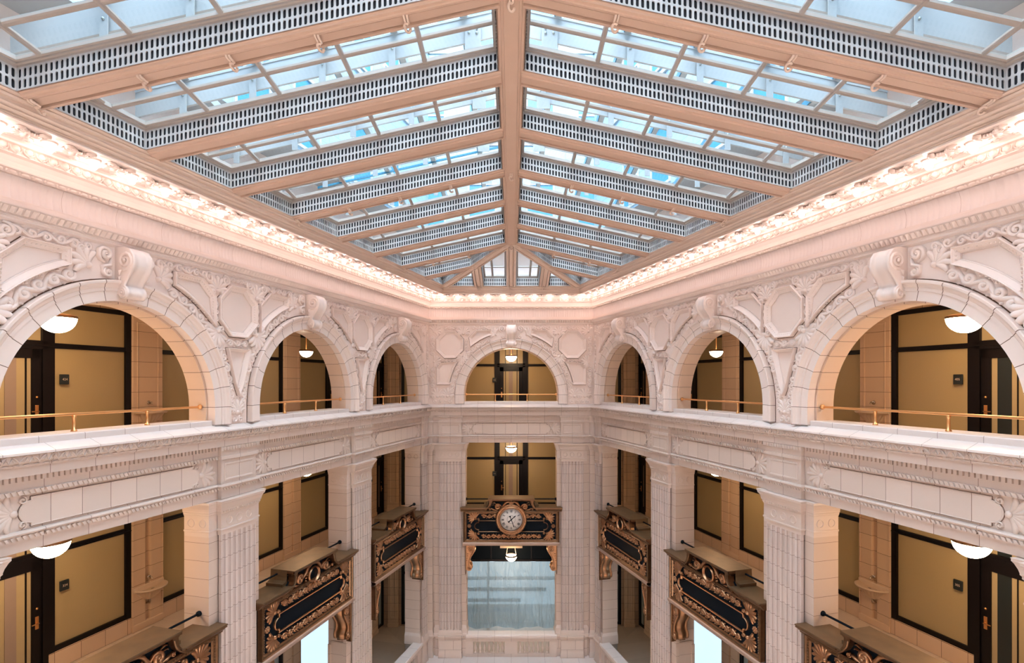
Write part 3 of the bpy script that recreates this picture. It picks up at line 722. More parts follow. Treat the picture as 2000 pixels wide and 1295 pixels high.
# end wall pilasters and folded corners
for q, sd in ((-1, 'left'), (1, 'right')):
    t = thing('pilaster', 'fluted cream pilaster on the %s side of the bronze clock panel' % sd, 'pilaster', 'E', q * 2.27)
    dp, d0, db = .06, -.04, -.62; hw = .42
    pilaster_parts(t, hw, .565)
    w = 'L' if q < 0 else 'R'
    # corner block on the end wall side + narrow fluted strip on the side wall
    t = thing('corner_pier', 'folded cream corner pier where the %s wall meets the end wall' % sd, 'pier', 'E', q * 3.0)
    mb = MB(); zz = [(0, -9.40), (0, -2.98)]
    a, b = sorted((-q * .0 + q * .16, -q * .07)); 
    mb.box(a + .002, b - .002, .3, -.048, -10.6, -2.6); mb.box(q * -.07, q * -.33, .3, .10, -10.6, -2.3); mb.build('corner_block', 'pier', t)
    mb = MB(); ringblock(mb, a, b, -.2, .055, CAP); ringblock(mb, a, b, -.2, .055, [(0, -2.285), (0, -2.125), (.03, -2.06), (.06, -2.03), (0, -2.0), (0, -1.53), (.03, -1.52), (.03, -1.455), (.015, -1.45), (.015, -1.345), (.045, -1.34), (.05, -1.265)])
    c, e = sorted((q * -.07, q * -.33)); ringblock(mb, c, e, -.2, -.12, CAP); mb.box(c, e, .3, .06, -2.3, -1.27)
    mb.build('corner_capital', 'cream', t)
    mb = MB(); ringblock(mb, a, b, -.2, .055, [(.03, -10.6), (.03, -10.25), (0, -10.05), (0, -9.6), (.05, -9.50), (.05, -9.46), (.03, -9.42), (.02, -9.33), (0, -9.26)]); mb.build('corner_pedestal', 'cream', t)
    t = thing('pilaster', 'narrow fluted cream pilaster of the %s wall in the corner by the clock' % sd, 'pilaster', w, .42)
    s = SG[w]
    mb = MB(); flute_face(mb, .19, .06, -9.26, -2.98, 3); mb.box(-.19, .19, .0, -.015, -9.4, -2.3); mb.build('fluted_shaft', 'shaft', t)
    mb = MB(); ringblock(mb, -.19, .19, -.03, .06, CAP); ringblock(mb, -.19, .19, -.03, .06, [(0, -2.98), (0, -2.90), (.02, -2.895), (.02, -2.86), (0, -2.855), (0, -2.60)])
    x0, x1 = sorted((s * -.42, s * .27)); ringblock(mb, x0, x1, -.62, -.04, [(e2 * .8, z) for e2, z in CAP])
    mb.build('capital', 'cream', t)
    mb = MB(); ringblock(mb, -.19, .19, -.03, .06, [(0, -2.285), (0, -2.125), (.03, -2.06), (.06, -2.03), (0, -2.0), (0, -1.53), (.03, -1.52), (.03, -1.455), (.015, -1.45), (.015, -1.345), (.045, -1.34), (.05, -1.265)]); mb.build('entablature_block', 'ent', t)
    mb = MB(); mb.box(x0, x1, .62, .04, -10.6, -2.6)
    for dd in (-.19, -.46):
        m2 = MB(); m2.frame([(dd + .085 * math.cos(2 * PI * k / 20), -2.725 + .085 * math.sin(2 * PI * k / 20)) for k in range(20)], .022, [(0, 0), (.2, .014), (.7, .014), (1, 0)])
        mb.add([(s * (.27 - y), -x, z) for x, y, z in m2.v], m2.f)
    mb.build('pier_block', 'pier', t)
    mb = MB(); ringblock(mb, -.19, .19, -.03, .06, [(.03, -10.6), (.03, -10.25), (0, -10.05), (0, -9.6), (.05, -9.50), (.05, -9.46), (.03, -9.42), (.02, -9.33), (0, -9.26)])
    ringblock(mb, x0, x1, -.62, -.04, [(.0, -10.6), (0, -9.55), (.06, -9.5), (.06, -9.42), (.045, -9.2), (0, -9.1)]); mb.build('pedestal', 'cream', t)

# ------------------------------------------------------------------ structure behind the court walls: floors, ceilings, gallery walls
def ring(w, name, prof, mat, cnt=None):
    mb = MB(); mb.extr(prof + prof[:1], [run(w)[0], run(w)[1] if w == 'E' else SG[w] * 16.0]); o = mb.build(name, mat); put(o, w, 0); return struct(o)
D = 3.2
for w in 'LER':
    for nm, zt, zb in (('floor', FL4, -2.05), ('floor', FL3, -6.05), ('floor', FL2, -11.0)):
        ring(w, nm, [(.40, zt), (D + .4, zt), (D + .4, zb), (.40, zb)], 'floor')
    ring(w, 'ceiling', [(.5, 1.66), (D + .4, 1.66), (D + .4, 1.9), (.5, 1.9)], 'plaster')
    ring(w, 'ceiling', [(.5, -2.06), (D + .4, -2.06), (D + .4, -2.07), (.5, -2.07)], 'plaster')
    ring(w, 'ceiling', [(.4, -6.06), (D + .4, -6.06), (D + .4, -6.07), (.4, -6.07)], 'plaster')
    ring(w, 'trim_%d' % (ntrim[0] + 1), [(.05, -.86), (.52, -.86), (.52, -2.27), (.05, -2.27)], 'cream'); ntrim[0] += 1
    if w != 'E':
        o = MB().extr([(D + .06, FL2), (D + .06, 1.66)], [run(w)[0], SG[w] * 16.0]).build('wall_gallery_' + WN[w], 'corr'); put(o, w, 0); struct(o)
        o = MB().box(SG[w] * 15.6, SG[w] * 15.8, .5, D + .2, FL2 - .4, 1.9).build('wall_gallery_' + WN[w], 'corr'); put(o, w, 0); struct(o)
        # ledge of the storey below
    o = MB().extr([(-.6, -10.60), (-.6, -10.32), (-.57, -10.27), (.3, -10.27)], run(w)).build('trim_%d' % (ntrim[0] + 1), 'slab'); ntrim[0] += 1; put(o, w, 0); struct(o)
    o = MB().extr([(.4, FL2 + .33), (.4, -16), ], run(w)).build('wall_lower_' + WN[w], 'block'); put(o, w, 0); struct(o)
mb = MB(); xe = W + MIT * (D + .06)
mb.box(-xe, xe, D + .06, D + .2, -6.0, 1.66)
for q in (-1, 1): mb.box(q * 2.25, q * xe, D + .06, D + .2, FL2, -6.0)
mb.box(-2.25, 2.25, D + .06, D + .2, -6.9, -6.0)
o = mb.build('wall_gallery_end', 'corr'); put(o, 'E', 0); struct(o)
# atrium floor and the wall behind the camera
o = MB().box(-10, 10, -3.4, 20.5, -16.1, -16).build('floor', 'floor', None, (0, 0, H)); struct(o)
o = MB().box(-10.5, 10.5, -3.6, -3.2, -16, 5.2).build('wall_back', 'block', None, (0, 0, H)); struct(o)

# ------------------------------------------------------------------ glazed office fronts along the galleries
nwin = [0]; ndoor = [0]
def pane_unit(w, a, b, fl, dado=.35, mat='amber', top=3.2, posts=(1, 1), mids=()):
    nwin[0] += 1; sg = SG[w] if w != 'E' else 1
    if w == 'E': base = (a + b) / 2; cx = 0
    x0, x1 = (a - (a + b) / 2), (b - (a + b) / 2)
    t = thing('window_%d' % nwin[0], None, None, w, (a + b) / 2, -D, fl); t['kind'] = 'structure'
    y0, y1 = -.04, .05; p = .12
    mb = MB()
    for i, q in enumerate((x0 + p / 2, x1 - p / 2)):
        if posts[i]: mb.box(q - p / 2, q + p / 2, y0, y1, dado, top)
    for m in mids: mb.box(m - (a + b) / 2 - .05, m - (a + b) / 2 + .05, y0, y1, dado, top)
    for zc, hh in ((dado + .05, .05), (2.32, .05), (top - .05, .05)): mb.box(x0, x1, y0 + .01, y1, zc - hh, zc + hh)
    mb.box(x0, x1, y0 - .012, y1, 2.29, 2.31)
    if sg < 0: mb.v = [(-x, y, z) for x, y, z in mb.v]
    mb.build('window_frame', 'frame', t)
    for nm, za, zb in (('lower_pane', dado + .1, 2.27), ('upper_pane', 2.37, top - .1)):
        MB().box(sg * (x0 + .02), sg * (x1 - .02), .02, .03, za, zb).build(nm, mat, t)
    if dado > .1: MB().box(sg * x0, sg * x1, -.06, .05, 0, dado, .01).build('dado', 'corr', t)
    return t
def door_unit(w, a, b, fl, mode=0, top=3.2, handle=1):
    ndoor[0] += 1; sg = SG[w]; c = (a + b) / 2; hw = (b - a) / 2
    t = thing('door_%d' % ndoor[0], None, None, w, c, -D, fl); t['kind'] = 'structure'
    mb = MB(); p = .10
    for q in (-1, 1): mb.box(q * (hw - p / 2) - p / 2, q * (hw - p / 2) + p / 2, -.05, .05, 0, top)
    mb.box(-hw, hw, -.05, .05, 2.24, 2.40); mb.box(-hw, hw, -.05, .05, top - .1, top); mb.box(-hw, hw, -.065, .05, 2.30, 2.33); mb.build('door_frame', 'frame', t)
    lw = hw - p
    mb = MB(); st = .17
    mb.box(-lw, -lw + st, -.02, .03, 0, 2.24, .006); mb.box(lw - st, lw, -.02, .03, 0, 2.24, .006); mb.box(-lw, lw, -.02, .03, 0, .30); mb.box(-lw, lw, -.02, .03, 2.06, 2.24); leaf = mb.build('door_leaf', 'frame', t)
    gw = lw - st
    MB().box(-gw, gw, .01, .02, .3, 2.06).build('door_glass', 'stripe', leaf)
    MB().box(-lw, lw, .01, .02, 2.40, top - .1).build('transom_glass', 'stripe', t)
    S = {0: [(.10, .14, 'frame'), (.34, .60, 'stripe2'), (.86, .91, 'frame')], 1: [(.14, .46, 'plate'), (.58, .61, 'frame'), (.80, .97, 'stripe2')]}[mode]
    for nm in ('frame', 'stripe2', 'plate'):
        mb = MB(); k = 0
        for u0, u1, m in S:
            if m != nm: continue
            k = 1; e = -1 if sg < 0 else 1
            mb.box(e * (-gw + 2 * gw * u0), e * (-gw + 2 * gw * u1), -.0, .015, .3, 2.06); mb.box(e * (-gw + 2 * gw * u0), e * (-gw + 2 * gw * u1), -.0, .015, 2.40, top - .1)
        if k: mb.build('glass_stripe', nm, t)
    hx = -handle * sg * (lw - st / 2) if w != 'E' else -(lw - st / 2)
    mb = MB(); mb.box(hx - .03, hx + .03, -.03, -.015, .93, 1.17, .004); mb.tube([(hx, -.03, 1.05), (hx, -.08, 1.05), (hx + .12 * (1 if hx < 0 else -1), -.08, 1.05)], .011, 8); mb.lathe([(0, -.04), (.022, -.035), (.022, -.01)], hx, 0, 1.32, 10, axis='Y'); mb.build('door_handle', 'brass', leaf)
    return t
def pillar(w, a, b, fl, top=3.28, niche=False):
    o = None; c = (a + b) / 2; hw = (b - a) / 2
    t = thing('gallery_pillar', '', 'pillar', w, c, -D, fl)
    mb = MB(); y = -.08
    if not niche: mb.box(-hw, hw, y, .06, 0, top, .012); mb.frame([(-hw + .1, .4), (hw - .1, .4), (hw - .1, top - .3), (-hw + .1, top - .3)], .05, [(0, .081), (.2, .095), (.7, .09), (1, .081)])
    else:
        mb.box(-hw, -.06, y, .06, 0, top, .012); mb.box(.06, hw, y, .06, 0, top, .012); mb.box(-.07, .07, -.02, .06, 0, top)
        for q in (-1, 1): mb.box(q * (hw - .03), q * (hw + .0), y - .015, y, 0, top)
    mb.build('pillar_shaft', 'corrp', t)
    MB().box(-hw - .01, hw + .01, y - .02, .06, 0, .16, .01).build('plinth', 'corrp', t)
    return t
FN = {FL4: 'upper', FL3: 'middle', FL2: 'lowest'}
for w in 'LR':
    for fl in (FL4, FL3):
        ttop = 3.18 if fl == FL4 else 3.5
        dd = .05 if fl == FL4 else .35
        door_unit(w, -2.42, -1.75, fl, 0, ttop)
        for (a, b, nm) in ((-1.75, -.75, 'at the far corner'), (3.25, 4.07, 'seen through the middle arch' if fl == FL4 else 'behind the middle opening'), (8.37, 9.13, 'with the wall fountain'), (13.6, 14.4, 'nearest the camera')):
            t = pillar(w, a, b, fl, ttop + .08, niche=(a == 8.37 and fl == FL3) or (a == 3.25 and fl == FL3))
            t['label'] = 'tan tiled pillar of the %s %s gallery, %s' % (FN[fl], WN[w], nm)
        pane_unit(w, -.75, .45, fl, dd, top=ttop); door_unit(w, .45, 1.62, fl, 0 if w == 'L' else 1, ttop, -1)
        pane_unit(w, 1.62, 3.25, fl, dd, top=ttop, posts=(1, 0))
        pane_unit(w, 4.07, 8.37, fl, dd, top=ttop, mids=(6.2,), posts=(1, 0))
        pane_unit(w, 9.13, 10.83, fl, dd, top=ttop); door_unit(w, 10.83, 12.08, fl, 0 if w == 'L' else 1, ttop, 1)
        pane_unit(w, 12.08, 13.6, fl, dd, top=ttop)
    # lowest gallery: daylit shop windows and grey panels
    fl = FL2; tt = 4.45
    pane_unit(w, -2.42, -1.87, fl, .1, 'greyglass', tt); t = pillar(w, -1.87, -1.3, fl, tt); t['label'] = 'tan tiled pillar of the lowest %s gallery, at the far corner' % WN[w]
    pane_unit(w, -1.3, 1.3, fl, .1, 'greyglass', tt); pane_unit(w, 1.3, 3.25, fl, .1, 'blueglass', tt, posts=(1, 0))
    t = pillar(w, 3.25, 4.07, fl, tt, True); t['label'] = 'tan tiled pillar of the lowest %s gallery, beside the bright window' % WN[w]
    pane_unit(w, 4.07, 8.37, fl, .4, 'greyglass', tt); pane_unit(w, 8.37, 14, fl, .4, 'greyglass', tt)
for fl in (FL4, FL3):
    ttop = 3.18 if fl == FL4 else 3.5
    door_unit('E', -.60, .60, fl, 0, ttop)
    for q in (-1, 1):
        a, b = sorted((q * .60, q * 4.75)); pane_unit('E', a, b, fl, .3, top=ttop, mids=(q * 2.6,))
        a, b = sorted((q * 4.85, q * 5.35)); t = pillar('E', a, b, fl, ttop + .06); t['label'] = 'tan tiled pillar in the %s corner of the %s end gallery' % ('left' if q < 0 else 'right', FN[fl])
for q in (-1, 1):
    a, b = sorted((q * 2.25, q * 4.75)); pane_unit('E', a, b, FL2, .1, 'greyglass', 4.45)
    a, b = sorted((q * 4.89, q * 5.33)); t = pillar('E', a, b, FL2, 4.45); t['label'] = 'tan tiled pillar in the %s corner of the lowest end gallery' % ('left' if q < 0 else 'right')

# ------------------------------------------------------------------ room signs
def text_mesh(txt, size):
    cu = bpy.data.curves.new('lettering', 'FONT'); cu.body = txt; cu.size = size; cu.align_x = 'CENTER'; cu.align_y = 'CENTER'; cu.extrude = .001
    o = bpy.data.objects.new('lettering', cu); C.objects.link(o)
    dg = bpy.context.evaluated_depsgraph_get(); me = bpy.data.meshes.new_from_object(o.evaluated_get(dg)); bpy.data.objects.remove(o)
    return me
def room_sign(w, s, z, txt, lab):
    t = thing('room_sign', lab, 'sign', w, s, -D + .075, z)
    MB().box(-.085, .085, -.0, .03, -.10, .10, .008).build('sign_plate', 'plate', t); t = [c for c in kids(t)][0]
    me = text_mesh(txt, .065); me.materials.clear(); me.materials.append(M['ink'])
    o = bpy.data.objects.new('room_number', me); C.objects.link(o); o.parent = t; o.location = (0, -.003, 0); o.rotation_euler = (PI / 2, 0, 0)
room_sign('L', 10.55, .04, '424', 'small dark room number sign on the upper left gallery glass')
room_sign('R', 10.55, .04, '405', 'small dark room number sign on the upper right gallery glass')
room_sign('L', 10.55, FL3 + 1.60, '324', 'small dark room number sign on the middle left gallery glass')
room_sign('R', 10.55, FL3 + 1.60, '305', 'small dark room number sign on the middle right gallery glass')
room_sign('E', -.72, .06, '412', 'small dark room number sign left of the door behind the end arch')
room_sign('E', -.72, FL3 + 1.66, '312', 'small dark room number sign left of the door behind the clock panel')
for w in 'LR':
    t = thing('wall_notice', 'white paper notice on the corner pillar of the lowest %s gallery' % WN[w], 'notice', w, -1.6, -D + .10, FL2 + 2.15); MB().box(-.13, .13, -.01, .01, -.2, .2, .004).build('notice_sheet', 'white', t)
    t = thing('wall_switch', 'dark switch plate on the corner pillar of the middle %s gallery' % WN[w], 'switch', w, -1.3, -D + .10, FL3 + 1.6); MB().box(-.04, .04, -.01, .01, -.09, .09, .004).build('switch_plate', 'plate', t)

# ------------------------------------------------------------------ wall fountains
def fountain(w, s, fl, lab):
    t = thing('wall_fountain', lab, 'fountain', w, s, -D + .08, fl + .93)
    seg = 48; prof = [(0, -.30), (.06, -.30), (.12, -.27), (.22, -.19), (.29, -.10), (.32, -.05), (.36, -.045), (.385, -.02), (.39, .0), (.34, .0), (.31, -.03), (.0, -.06)]
    vs = []; fl_ = {2, 3, 4, 5}
    for i, (r, h) in enumerate(prof):
        for k in range(seg + 1):
            a = PI + PI * k / seg; rr = r * (1 - (.15 * abs(math.sin(a * 9)) if i in fl_ else 0)); vs.append((rr * math.cos(a), rr * math.sin(a) * .95, h))
    m = seg + 1; fs = [(i * m + k, i * m + k + 1, (i + 1) * m + k + 1, (i + 1) * m + k) for i in range(len(prof) - 1) for k in range(seg)]
    mb = MB(); mb.add(vs, fs, True); mb.build('basin', 'stone', t)
    MB().box(-.39, .39, -.02, .03, -.06, .06, .01).build('back_ledge', 'stone', t)
    mb = MB(); mb.lathe([(0, .0), (.045, 0), (.05, .012), (.02, .02)], 0, -.02, .20, 12, axis='Y'); mb.tube([(0, -.01, .20), (0, -.09, .21), (0, -.11, .17)], [.018, .016, .012], 8); mb.build('spout', 'chrome', t)
    MB().lathe([(0, .004), (.05, .004), (.05, 0)], 0, -.15, -.05, 12).build('drain', 'frame', t)
    mb = MB(); mb.tube([(0, -.04, -.29), (0, -.04, -.36), (0, .06, -.40)], .025, 8); mb.build('waste_pipe', 'chrome', t)
for w in 'LR':
    for fl in (FL4, FL3): fountain(w, 8.74, fl, 'fluted half-bowl wall fountain of the %s %s gallery' % (FN[fl], WN[w]))

# ------------------------------------------------------------------ pendant bowl lamps
def lamp(w, s, d, zb, zc, lab, r=.25, dim=False, yoke=False):
    t = thing('pendant_lamp', lab, 'lamp', w, s, d, zb)
    h = r * 1.0
    mb = MB(); pr = [(r * math.sin(PI / 2 * i / 10), h - h * math.cos(PI / 2 * i / 10)) for i in range(11)] + [(r * .98, h + .01), (r * .8, h + .03), (0, h + .035)]
    mb.lathe(pr, seg=24); mb.build('glass_bowl', 'lamp_dim' if dim else 'lamp', t)
    mb = MB(); mb.lathe([(r * 1.02, h - .02), (r * 1.05, h), (r * 1.02, h + .025), (r * .9, h + .04)], seg=24); mb.build('rim_band', 'bronze', t)
    mb = MB()
    if yoke:
        for q in (-1, 1): mb.tube([(q * r * .95, 0, h), (q * r * .7, 0, h + .32)], .012, 6)
        mb.box(-.45, .45, -.03, .03, h + .32, h + .40); mb.tube([(0, 0, h + .36), (0, 0, zc - zb)], .012, 6)
    else:
        mb.tube([(0, 0, h + .03), (0, 0, zc - zb)], .014, 8); mb.lathe([(.07, zc - zb - .04), (.07, zc - zb)], seg=12)
    mb.build('hanger', 'stone' if yoke else 'brass', t)
lamp('E', 0, -1.6, .80, 1.66, 'lit opal bowl lamp hanging behind the end arch', .22)
lamp('E', 0, -1.6, -2.87, -2.06, 'lit opal bowl lamp hanging above the clock panel', .22)
lamp('E', 0, -1.6, -7.25, -6.06, 'lit opal bowl lamp on a yoke hanging below the clock panel', .22, yoke=True)
for w in 'LR':
    lamp(w, 11.75, -1.6, .82, 1.66, 'large lit opal bowl lamp behind the nearest arch of the %s wall' % WN[w], .27)
    lamp(w, 11.85, -1.6, -2.95, -2.06, 'large lit opal bowl lamp below the nearest bay of the %s wall' % WN[w], .27)
    lamp(w, 5.05, -1.6, .70, 1.66, 'small dim bowl lamp behind the middle arch of the %s wall' % WN[w], .185, True)
    lamp(w, 5.05, -1.6, -2.75, -2.06, 'small bowl lamp behind the fluted pilaster of the middle %s gallery' % WN[w], .185, False)

# ------------------------------------------------------------------ bronze balcony panels
def panel_parts(t, clock=False):
    d = .06
    mb = MB(); mb.box(-1.76, 1.76, .40, -d, -6.02, -4.72); mb.prism([(-.98, -4.72), (.98, -4.72), (.80, -4.56), (.80, -4.40), (-.80, -4.40), (-.80, -4.56)], .40, -d); back = mb.build('backing_panel', 'black', t)
    mb = MB(); mb.frame([(-1.78, -6.0), (1.78, -6.0), (1.78, -4.80), (-1.78, -4.80)], .13, [(0, 0), (0, d + .05), (.25, d + .06), (.4, d + .035), (.8, d + .03), (1, d)])
    for q in (-1, 1):
        for i in range(20): mb.dome(q * 1.70, -5.93 + i * .056, .018, .022, .03, d + .025, 5)
    for i in range(60): mb.dome(-1.62 + i * .0549, -4.865, .02, .015, .02, d + .025, 5)
    mb.build('outer_frame', 'bronze', t)
    mb = MB(); pr = [(0, -5.97), (-d - .06, -5.97), (-d - .09, -5.99), (-d - .10, -6.02), (-d - .09, -6.05), (-d - .05, -6.07), (-d - .04, -6.10), (.38, -6.10)]; mb.extr(pr, [-1.80, 1.80]); mb.build('bottom_moulding', 'bronzepale', t)
    cor = [(0, -4.83), (-d - .05, -4.83), (-d - .06, -4.80), (-d - .09, -4.78), (-d - .13, -4.73), (-d - .16, -4.72), (-d - .16, -4.68), (0, -4.68)]
    mb = MB()
    mb.extr(cor, [-1.88, -.96], cap=True); mb.extr(cor, [.96, 1.88], cap=True)
    S = [(-.96, -4.70), (-.93, -4.68), (-.88, -4.655), (-.84, -4.60), (-.82, -4.53), (-.815, -4.44), (-.86, -4.41), (-.86, -4.36)]
    for q in (-1, 1):
        P = [(-q * x, z) for x, z in S] + [(q * .70, -4.36), (q * .70, -4.44), (q * .74, -4.56), (q * .80, -4.66), (q * .90, -4.74), (q * .96, -4.80)]
        mb.prism(P, -.02, -d - .13)
        mb.ribbon([(q * .74, -4.46), (q * .76, -4.58), (q * .83, -4.68), (q * .94, -4.76)], .03, .03, d + .12, (1, 1))
    mb.extr([(0, -4.46), (-d - .06, -4.46), (-d - .10, -4.42), (-d - .14, -4.41), (-d - .16, -4.40), (-d - .16, -4.35)], [-.86, .86], cap=False)
    mb.build('cornice', 'bronze', t)
    mb = MB(); mb.box(-.86, .86, .42, -d - .165, -4.36, -4.335)
    for q in (-1, 1):
        mb.box(q * .86, q * 1.89, .42, -d - .165, -4.69, -4.665)
        P = [(q * .86, -4.665), (q * 1.02, -4.665), (q * 1.02, -4.60), (q * .98, -4.60), (q * .90, -4.56), (q * .87, -4.48), (q * .86, -4.36)]
        mb.prism(P, .42, -.02)
    mb.build('top_cap', 'bronzetop', t)
    hw, hh, r = 1.40, .215, .145; zc = -5.38
    P = [(hw - .17, -hh), (hw - .17, -r)] + [(hw - .17 + r * math.sin(PI * i / 12), -r * math.cos(PI * i / 12)) for i in range(1, 12)] + [(hw - .17, r), (hw - .17, hh)]
    P = P + [(-x, -z) for x, z in P]; P = [(x, z + zc) for x, z in P]
    mb = MB(); mb.frame(P, .034, [(0, d), (.0, d + .04), (.35, d + .055), (.7, d + .04), (1, d + .01)]); mb.build('panel_border', 'bronze2', back)
    for q in (-1, 1):
        for e in (-1, 1):
            mb = MB(); mb.palmette(q * 1.33, zc + e * .27, PI / 2 - q * (PI / 2) + q * e * .70, .31, d, 9, 2.3, .045, .15, curl=False)
            mb.spiral(q * 1.22, zc + e * .27, .05, .012, 0, q * 1.3, .03, .05, d, 10); mb.build('corner_palmette', 'bronze2', t)
        mb = MB()
        for i in range(8): mb.dome(q * 1.56 + .055 * math.cos(i * PI / 4), zc + .055 * math.sin(i * PI / 4), .026, .026, .03, d, 6)
        mb.dome(q * 1.56, zc, .035, .035, .045, d, 8); mb.build('rosette', 'bronze2', t)
    for e in (-1, 1):
        mb = MB(); z = zc + e * .375
        if clock and e > 0:
            for q in (-1, 1): mb.running([(q * 1.12, z), (q * .5, z)], .21, d, .13, .045)
        else: mb.running([(-1.12, z), (1.12, z)], .21, d, .13, .045)
        for i in range(34):
            x = -1.1 + i * 2.2 / 33
            if clock and e > 0 and abs(x) < .5: continue
            mb.dome(x, z - .045 * (1 if i % 2 else -1), .03, .022, .035, d, 5)
        mb.build('scroll_band', 'bronze2', t)
    for q in (-1, 1):
        mb = MB(); mb.spiral(q * .50, -4.66, .125, .02, PI if q > 0 else 0, -q * 1.7, .07, .07, d, 18)
        mb.ribbon([(q * .39, -4.70), (q * .30, -4.62), (q * .22, -4.50), (q * .12, -4.45), (0, -4.46)], .07, .07, d)
        mb.ribbon([(q * .52, -4.79), (q * .66, -4.76), (q * .74, -4.72), (q * .82, -4.77)], .05, .06, d); mb.spiral(q * .80, -4.74, .05, .012, 0, q * 1.3, .03, .06, d, 10)
        mb.ribbon([(q * .56, -4.55), (q * .64, -4.50), (q * .70, -4.53)], .04, .05, d); mb.ribbon([(q * .60, -4.60), (q * .68, -4.58), (q * .72, -4.62)], .03, .05, d)
        mb.build('crest_volute', 'bronze2', t)
    if not clock:
        mb = MB(); P = [(.22 * math.cos(2 * PI * i / 28), -4.70 + .19 * math.sin(2 * PI * i / 28)) for i in range(28)]
        mb.frame(P, .045, [(0, d), (0, d + .07), (.4, d + .10), (.8, d + .07), (1, d + .05)]); rg = mb.build('roundel_ring', 'bronze2', t)
        MB().lathe([(0, -d - .05), (.20, -d - .05), (.2, 0)], 0, 0, -4.70, 24, axis='Y').build('roundel', 'black', rg)
        mb = MB()
        for q in (-1, 1):
            for i in range(4): mb.dome(q * (.27 - .02 * i), -4.78 + .06 * i, .03, .03, .05, d, 6)
            mb.spiral(q * .10, -4.92, .05, .01, 0, q * 1.2, .03, .05, d, 10)
        mb.build('berry_cluster', 'bronze2', t)
    # iron core up to the floor slab
    MB().box(-1.70, 1.70, .40, .60, -6.05, -5.64).build('rear_sill', 'bronzetop', t)
pp = None
for w, k in BAYS:
    lab = 'ornate bronze balcony panel in the ' + BP[(w, k)] + (', carrying the clock' if w == 'E' else '')
    if w == 'E': t = thing('balcony_panel', lab, 'panel', 'E', 0); panel_parts(t, True); continue
    if pp is None: t = thing('balcony_panel', lab, 'panel', w, bay_s(w, k)); panel_parts(t); pp = tree(t)
    else: t = dup(pp); put(t, w, bay_s(w, k)); t['label'] = lab

# ------------------------------------------------------------------ clock
t = thing('wall_clock', 'round bronze framed clock with roman numerals at the centre of the end wall', 'clock', 'E', 0, .10, -5.12)
mb = MB(); mb.lathe([(.575, .12), (.575, -.06), (.56, -.09), (.52, -.10), (.50, -.085), (.485, -.085), (.47, -.11), (.44, -.12), (.425, -.10), (.415, -.06), (.41, -.04)], seg=48, axis='Y')
for i in range(40): a = 2 * PI * i / 40; mb.dome(.535 * math.cos(a), .535 * math.sin(a), .03, .03, .03, .085, 6)
for i in range(64): a = 2 * PI * i / 64; mb.dome(.455 * math.cos(a), .455 * math.sin(a), .014, .014, .02, .11, 5)
mb.build('rim', 'bronze2', t)
mb = MB()
for q in (-1, 1): mb.ribbon([(0, .60), (q * .1, .66), (q * .2, .62), (q * .26, .52)], .07, .06, .02)
mb.palmette(0, .56, PI / 2, .14, .05, 5, 1.4, .05, .2, curl=False); mb.palmette(0, -.56, -PI / 2, .12, .05, 5, 1.6, .05, .2, curl=False); mb.build('crest_leaf', 'bronze2', t)
mb = MB(); mb.lathe([(0, -.05), (.415, -.05), (.415, .0)], seg=48, axis='Y'); dial = mb.build('dial', 'dial', t)
mb = MB()
def strip(mb, a, b, w, y):
    l = math.hypot(b[0] - a[0], b[1] - a[1]); nx, nz = -(b[1] - a[1]) / l * w / 2, (b[0] - a[0]) / l * w / 2
    mb.prism([(a[0] - nx, a[1] - nz), (b[0] - nx, b[1] - nz), (b[0] + nx, b[1] + nz), (a[0] + nx, a[1] + nz)], y, y + .006)
ROM = ['XII', 'I', 'II', 'III', 'IIII', 'V', 'VI', 'VII', 'VIII', 'IX', 'X', 'XI']
WD = {'I': .020, 'V': .042, 'X': .045}
for i, r in enumerate(ROM):
    a = PI / 2 - i * PI / 6; tot = sum(WD[c] for c in r); x = -tot / 2
    def P(lx, lz): return ((.315 + lz) * math.cos(a) + lx * math.sin(a), (.315 + lz) * math.sin(a) - lx * math.cos(a))
    for c in r:
        w_ = WD[c]; h = .045; c0 = x + w_ / 2
        if c == 'I': strip(mb, P(c0, -h), P(c0, h), .011, -.056)
        if c == 'V': strip(mb, P(c0 - .016, h), P(c0, -h), .011, -.056); strip(mb, P(c0 + .016, h), P(c0, -h), .005, -.056)
        if c == 'X': strip(mb, P(c0 - .016, h), P(c0 + .016, -h), .011, -.056); strip(mb, P(c0 + .016, h), P(c0 - .016, -h), .005, -.056)
        x += w_
for i in range(60): a = 2 * PI * i / 60; strip(mb, (.385 * math.cos(a), .385 * math.sin(a)), (.40 * math.cos(a), .40 * math.sin(a)), .006, -.056)
mb.build('numerals', 'black', dial)
mb = MB(); n = 48
for r in (.15,): mb.frame([(r * math.cos(2 * PI * i / n), r * math.sin(2 * PI * i / n)) for i in range(n)], .007, [(0, .05), (0, .054), (1, .054)])
mb.build('inner_ring', 'black', dial)
for nm, ang, l, w_, tail in (('hour_hand', 48, .235, .03, .12), ('minute_hand', 159, .33, .022, .12)):
    a = PI / 2 - math.radians(ang); mb = MB(); c, s_ = math.cos(a), math.sin(a)
    strip(mb, (-tail * c, -tail * s_), (l * .75 * c, l * .75 * s_), w_, -.066)
    mb.prism([(l * .72 * c - s_ * w_ * .9, l * .72 * s_ + c * w_ * .9), (l * .72 * c + s_ * w_ * .9, l * .72 * s_ - c * w_ * .9), (l * c, l * s_)], -.066, -.060)
    mb.lathe([(0, -.066), (.03, -.066), (.03, -.06)], -tail * c, 0, -tail * s_, 10, axis='Y'); mb.lathe([(0, -.072), (.025, -.07), (.025, -.06)], 0, 0, 0, 10, axis='Y'); mb.build(nm, 'black', dial)

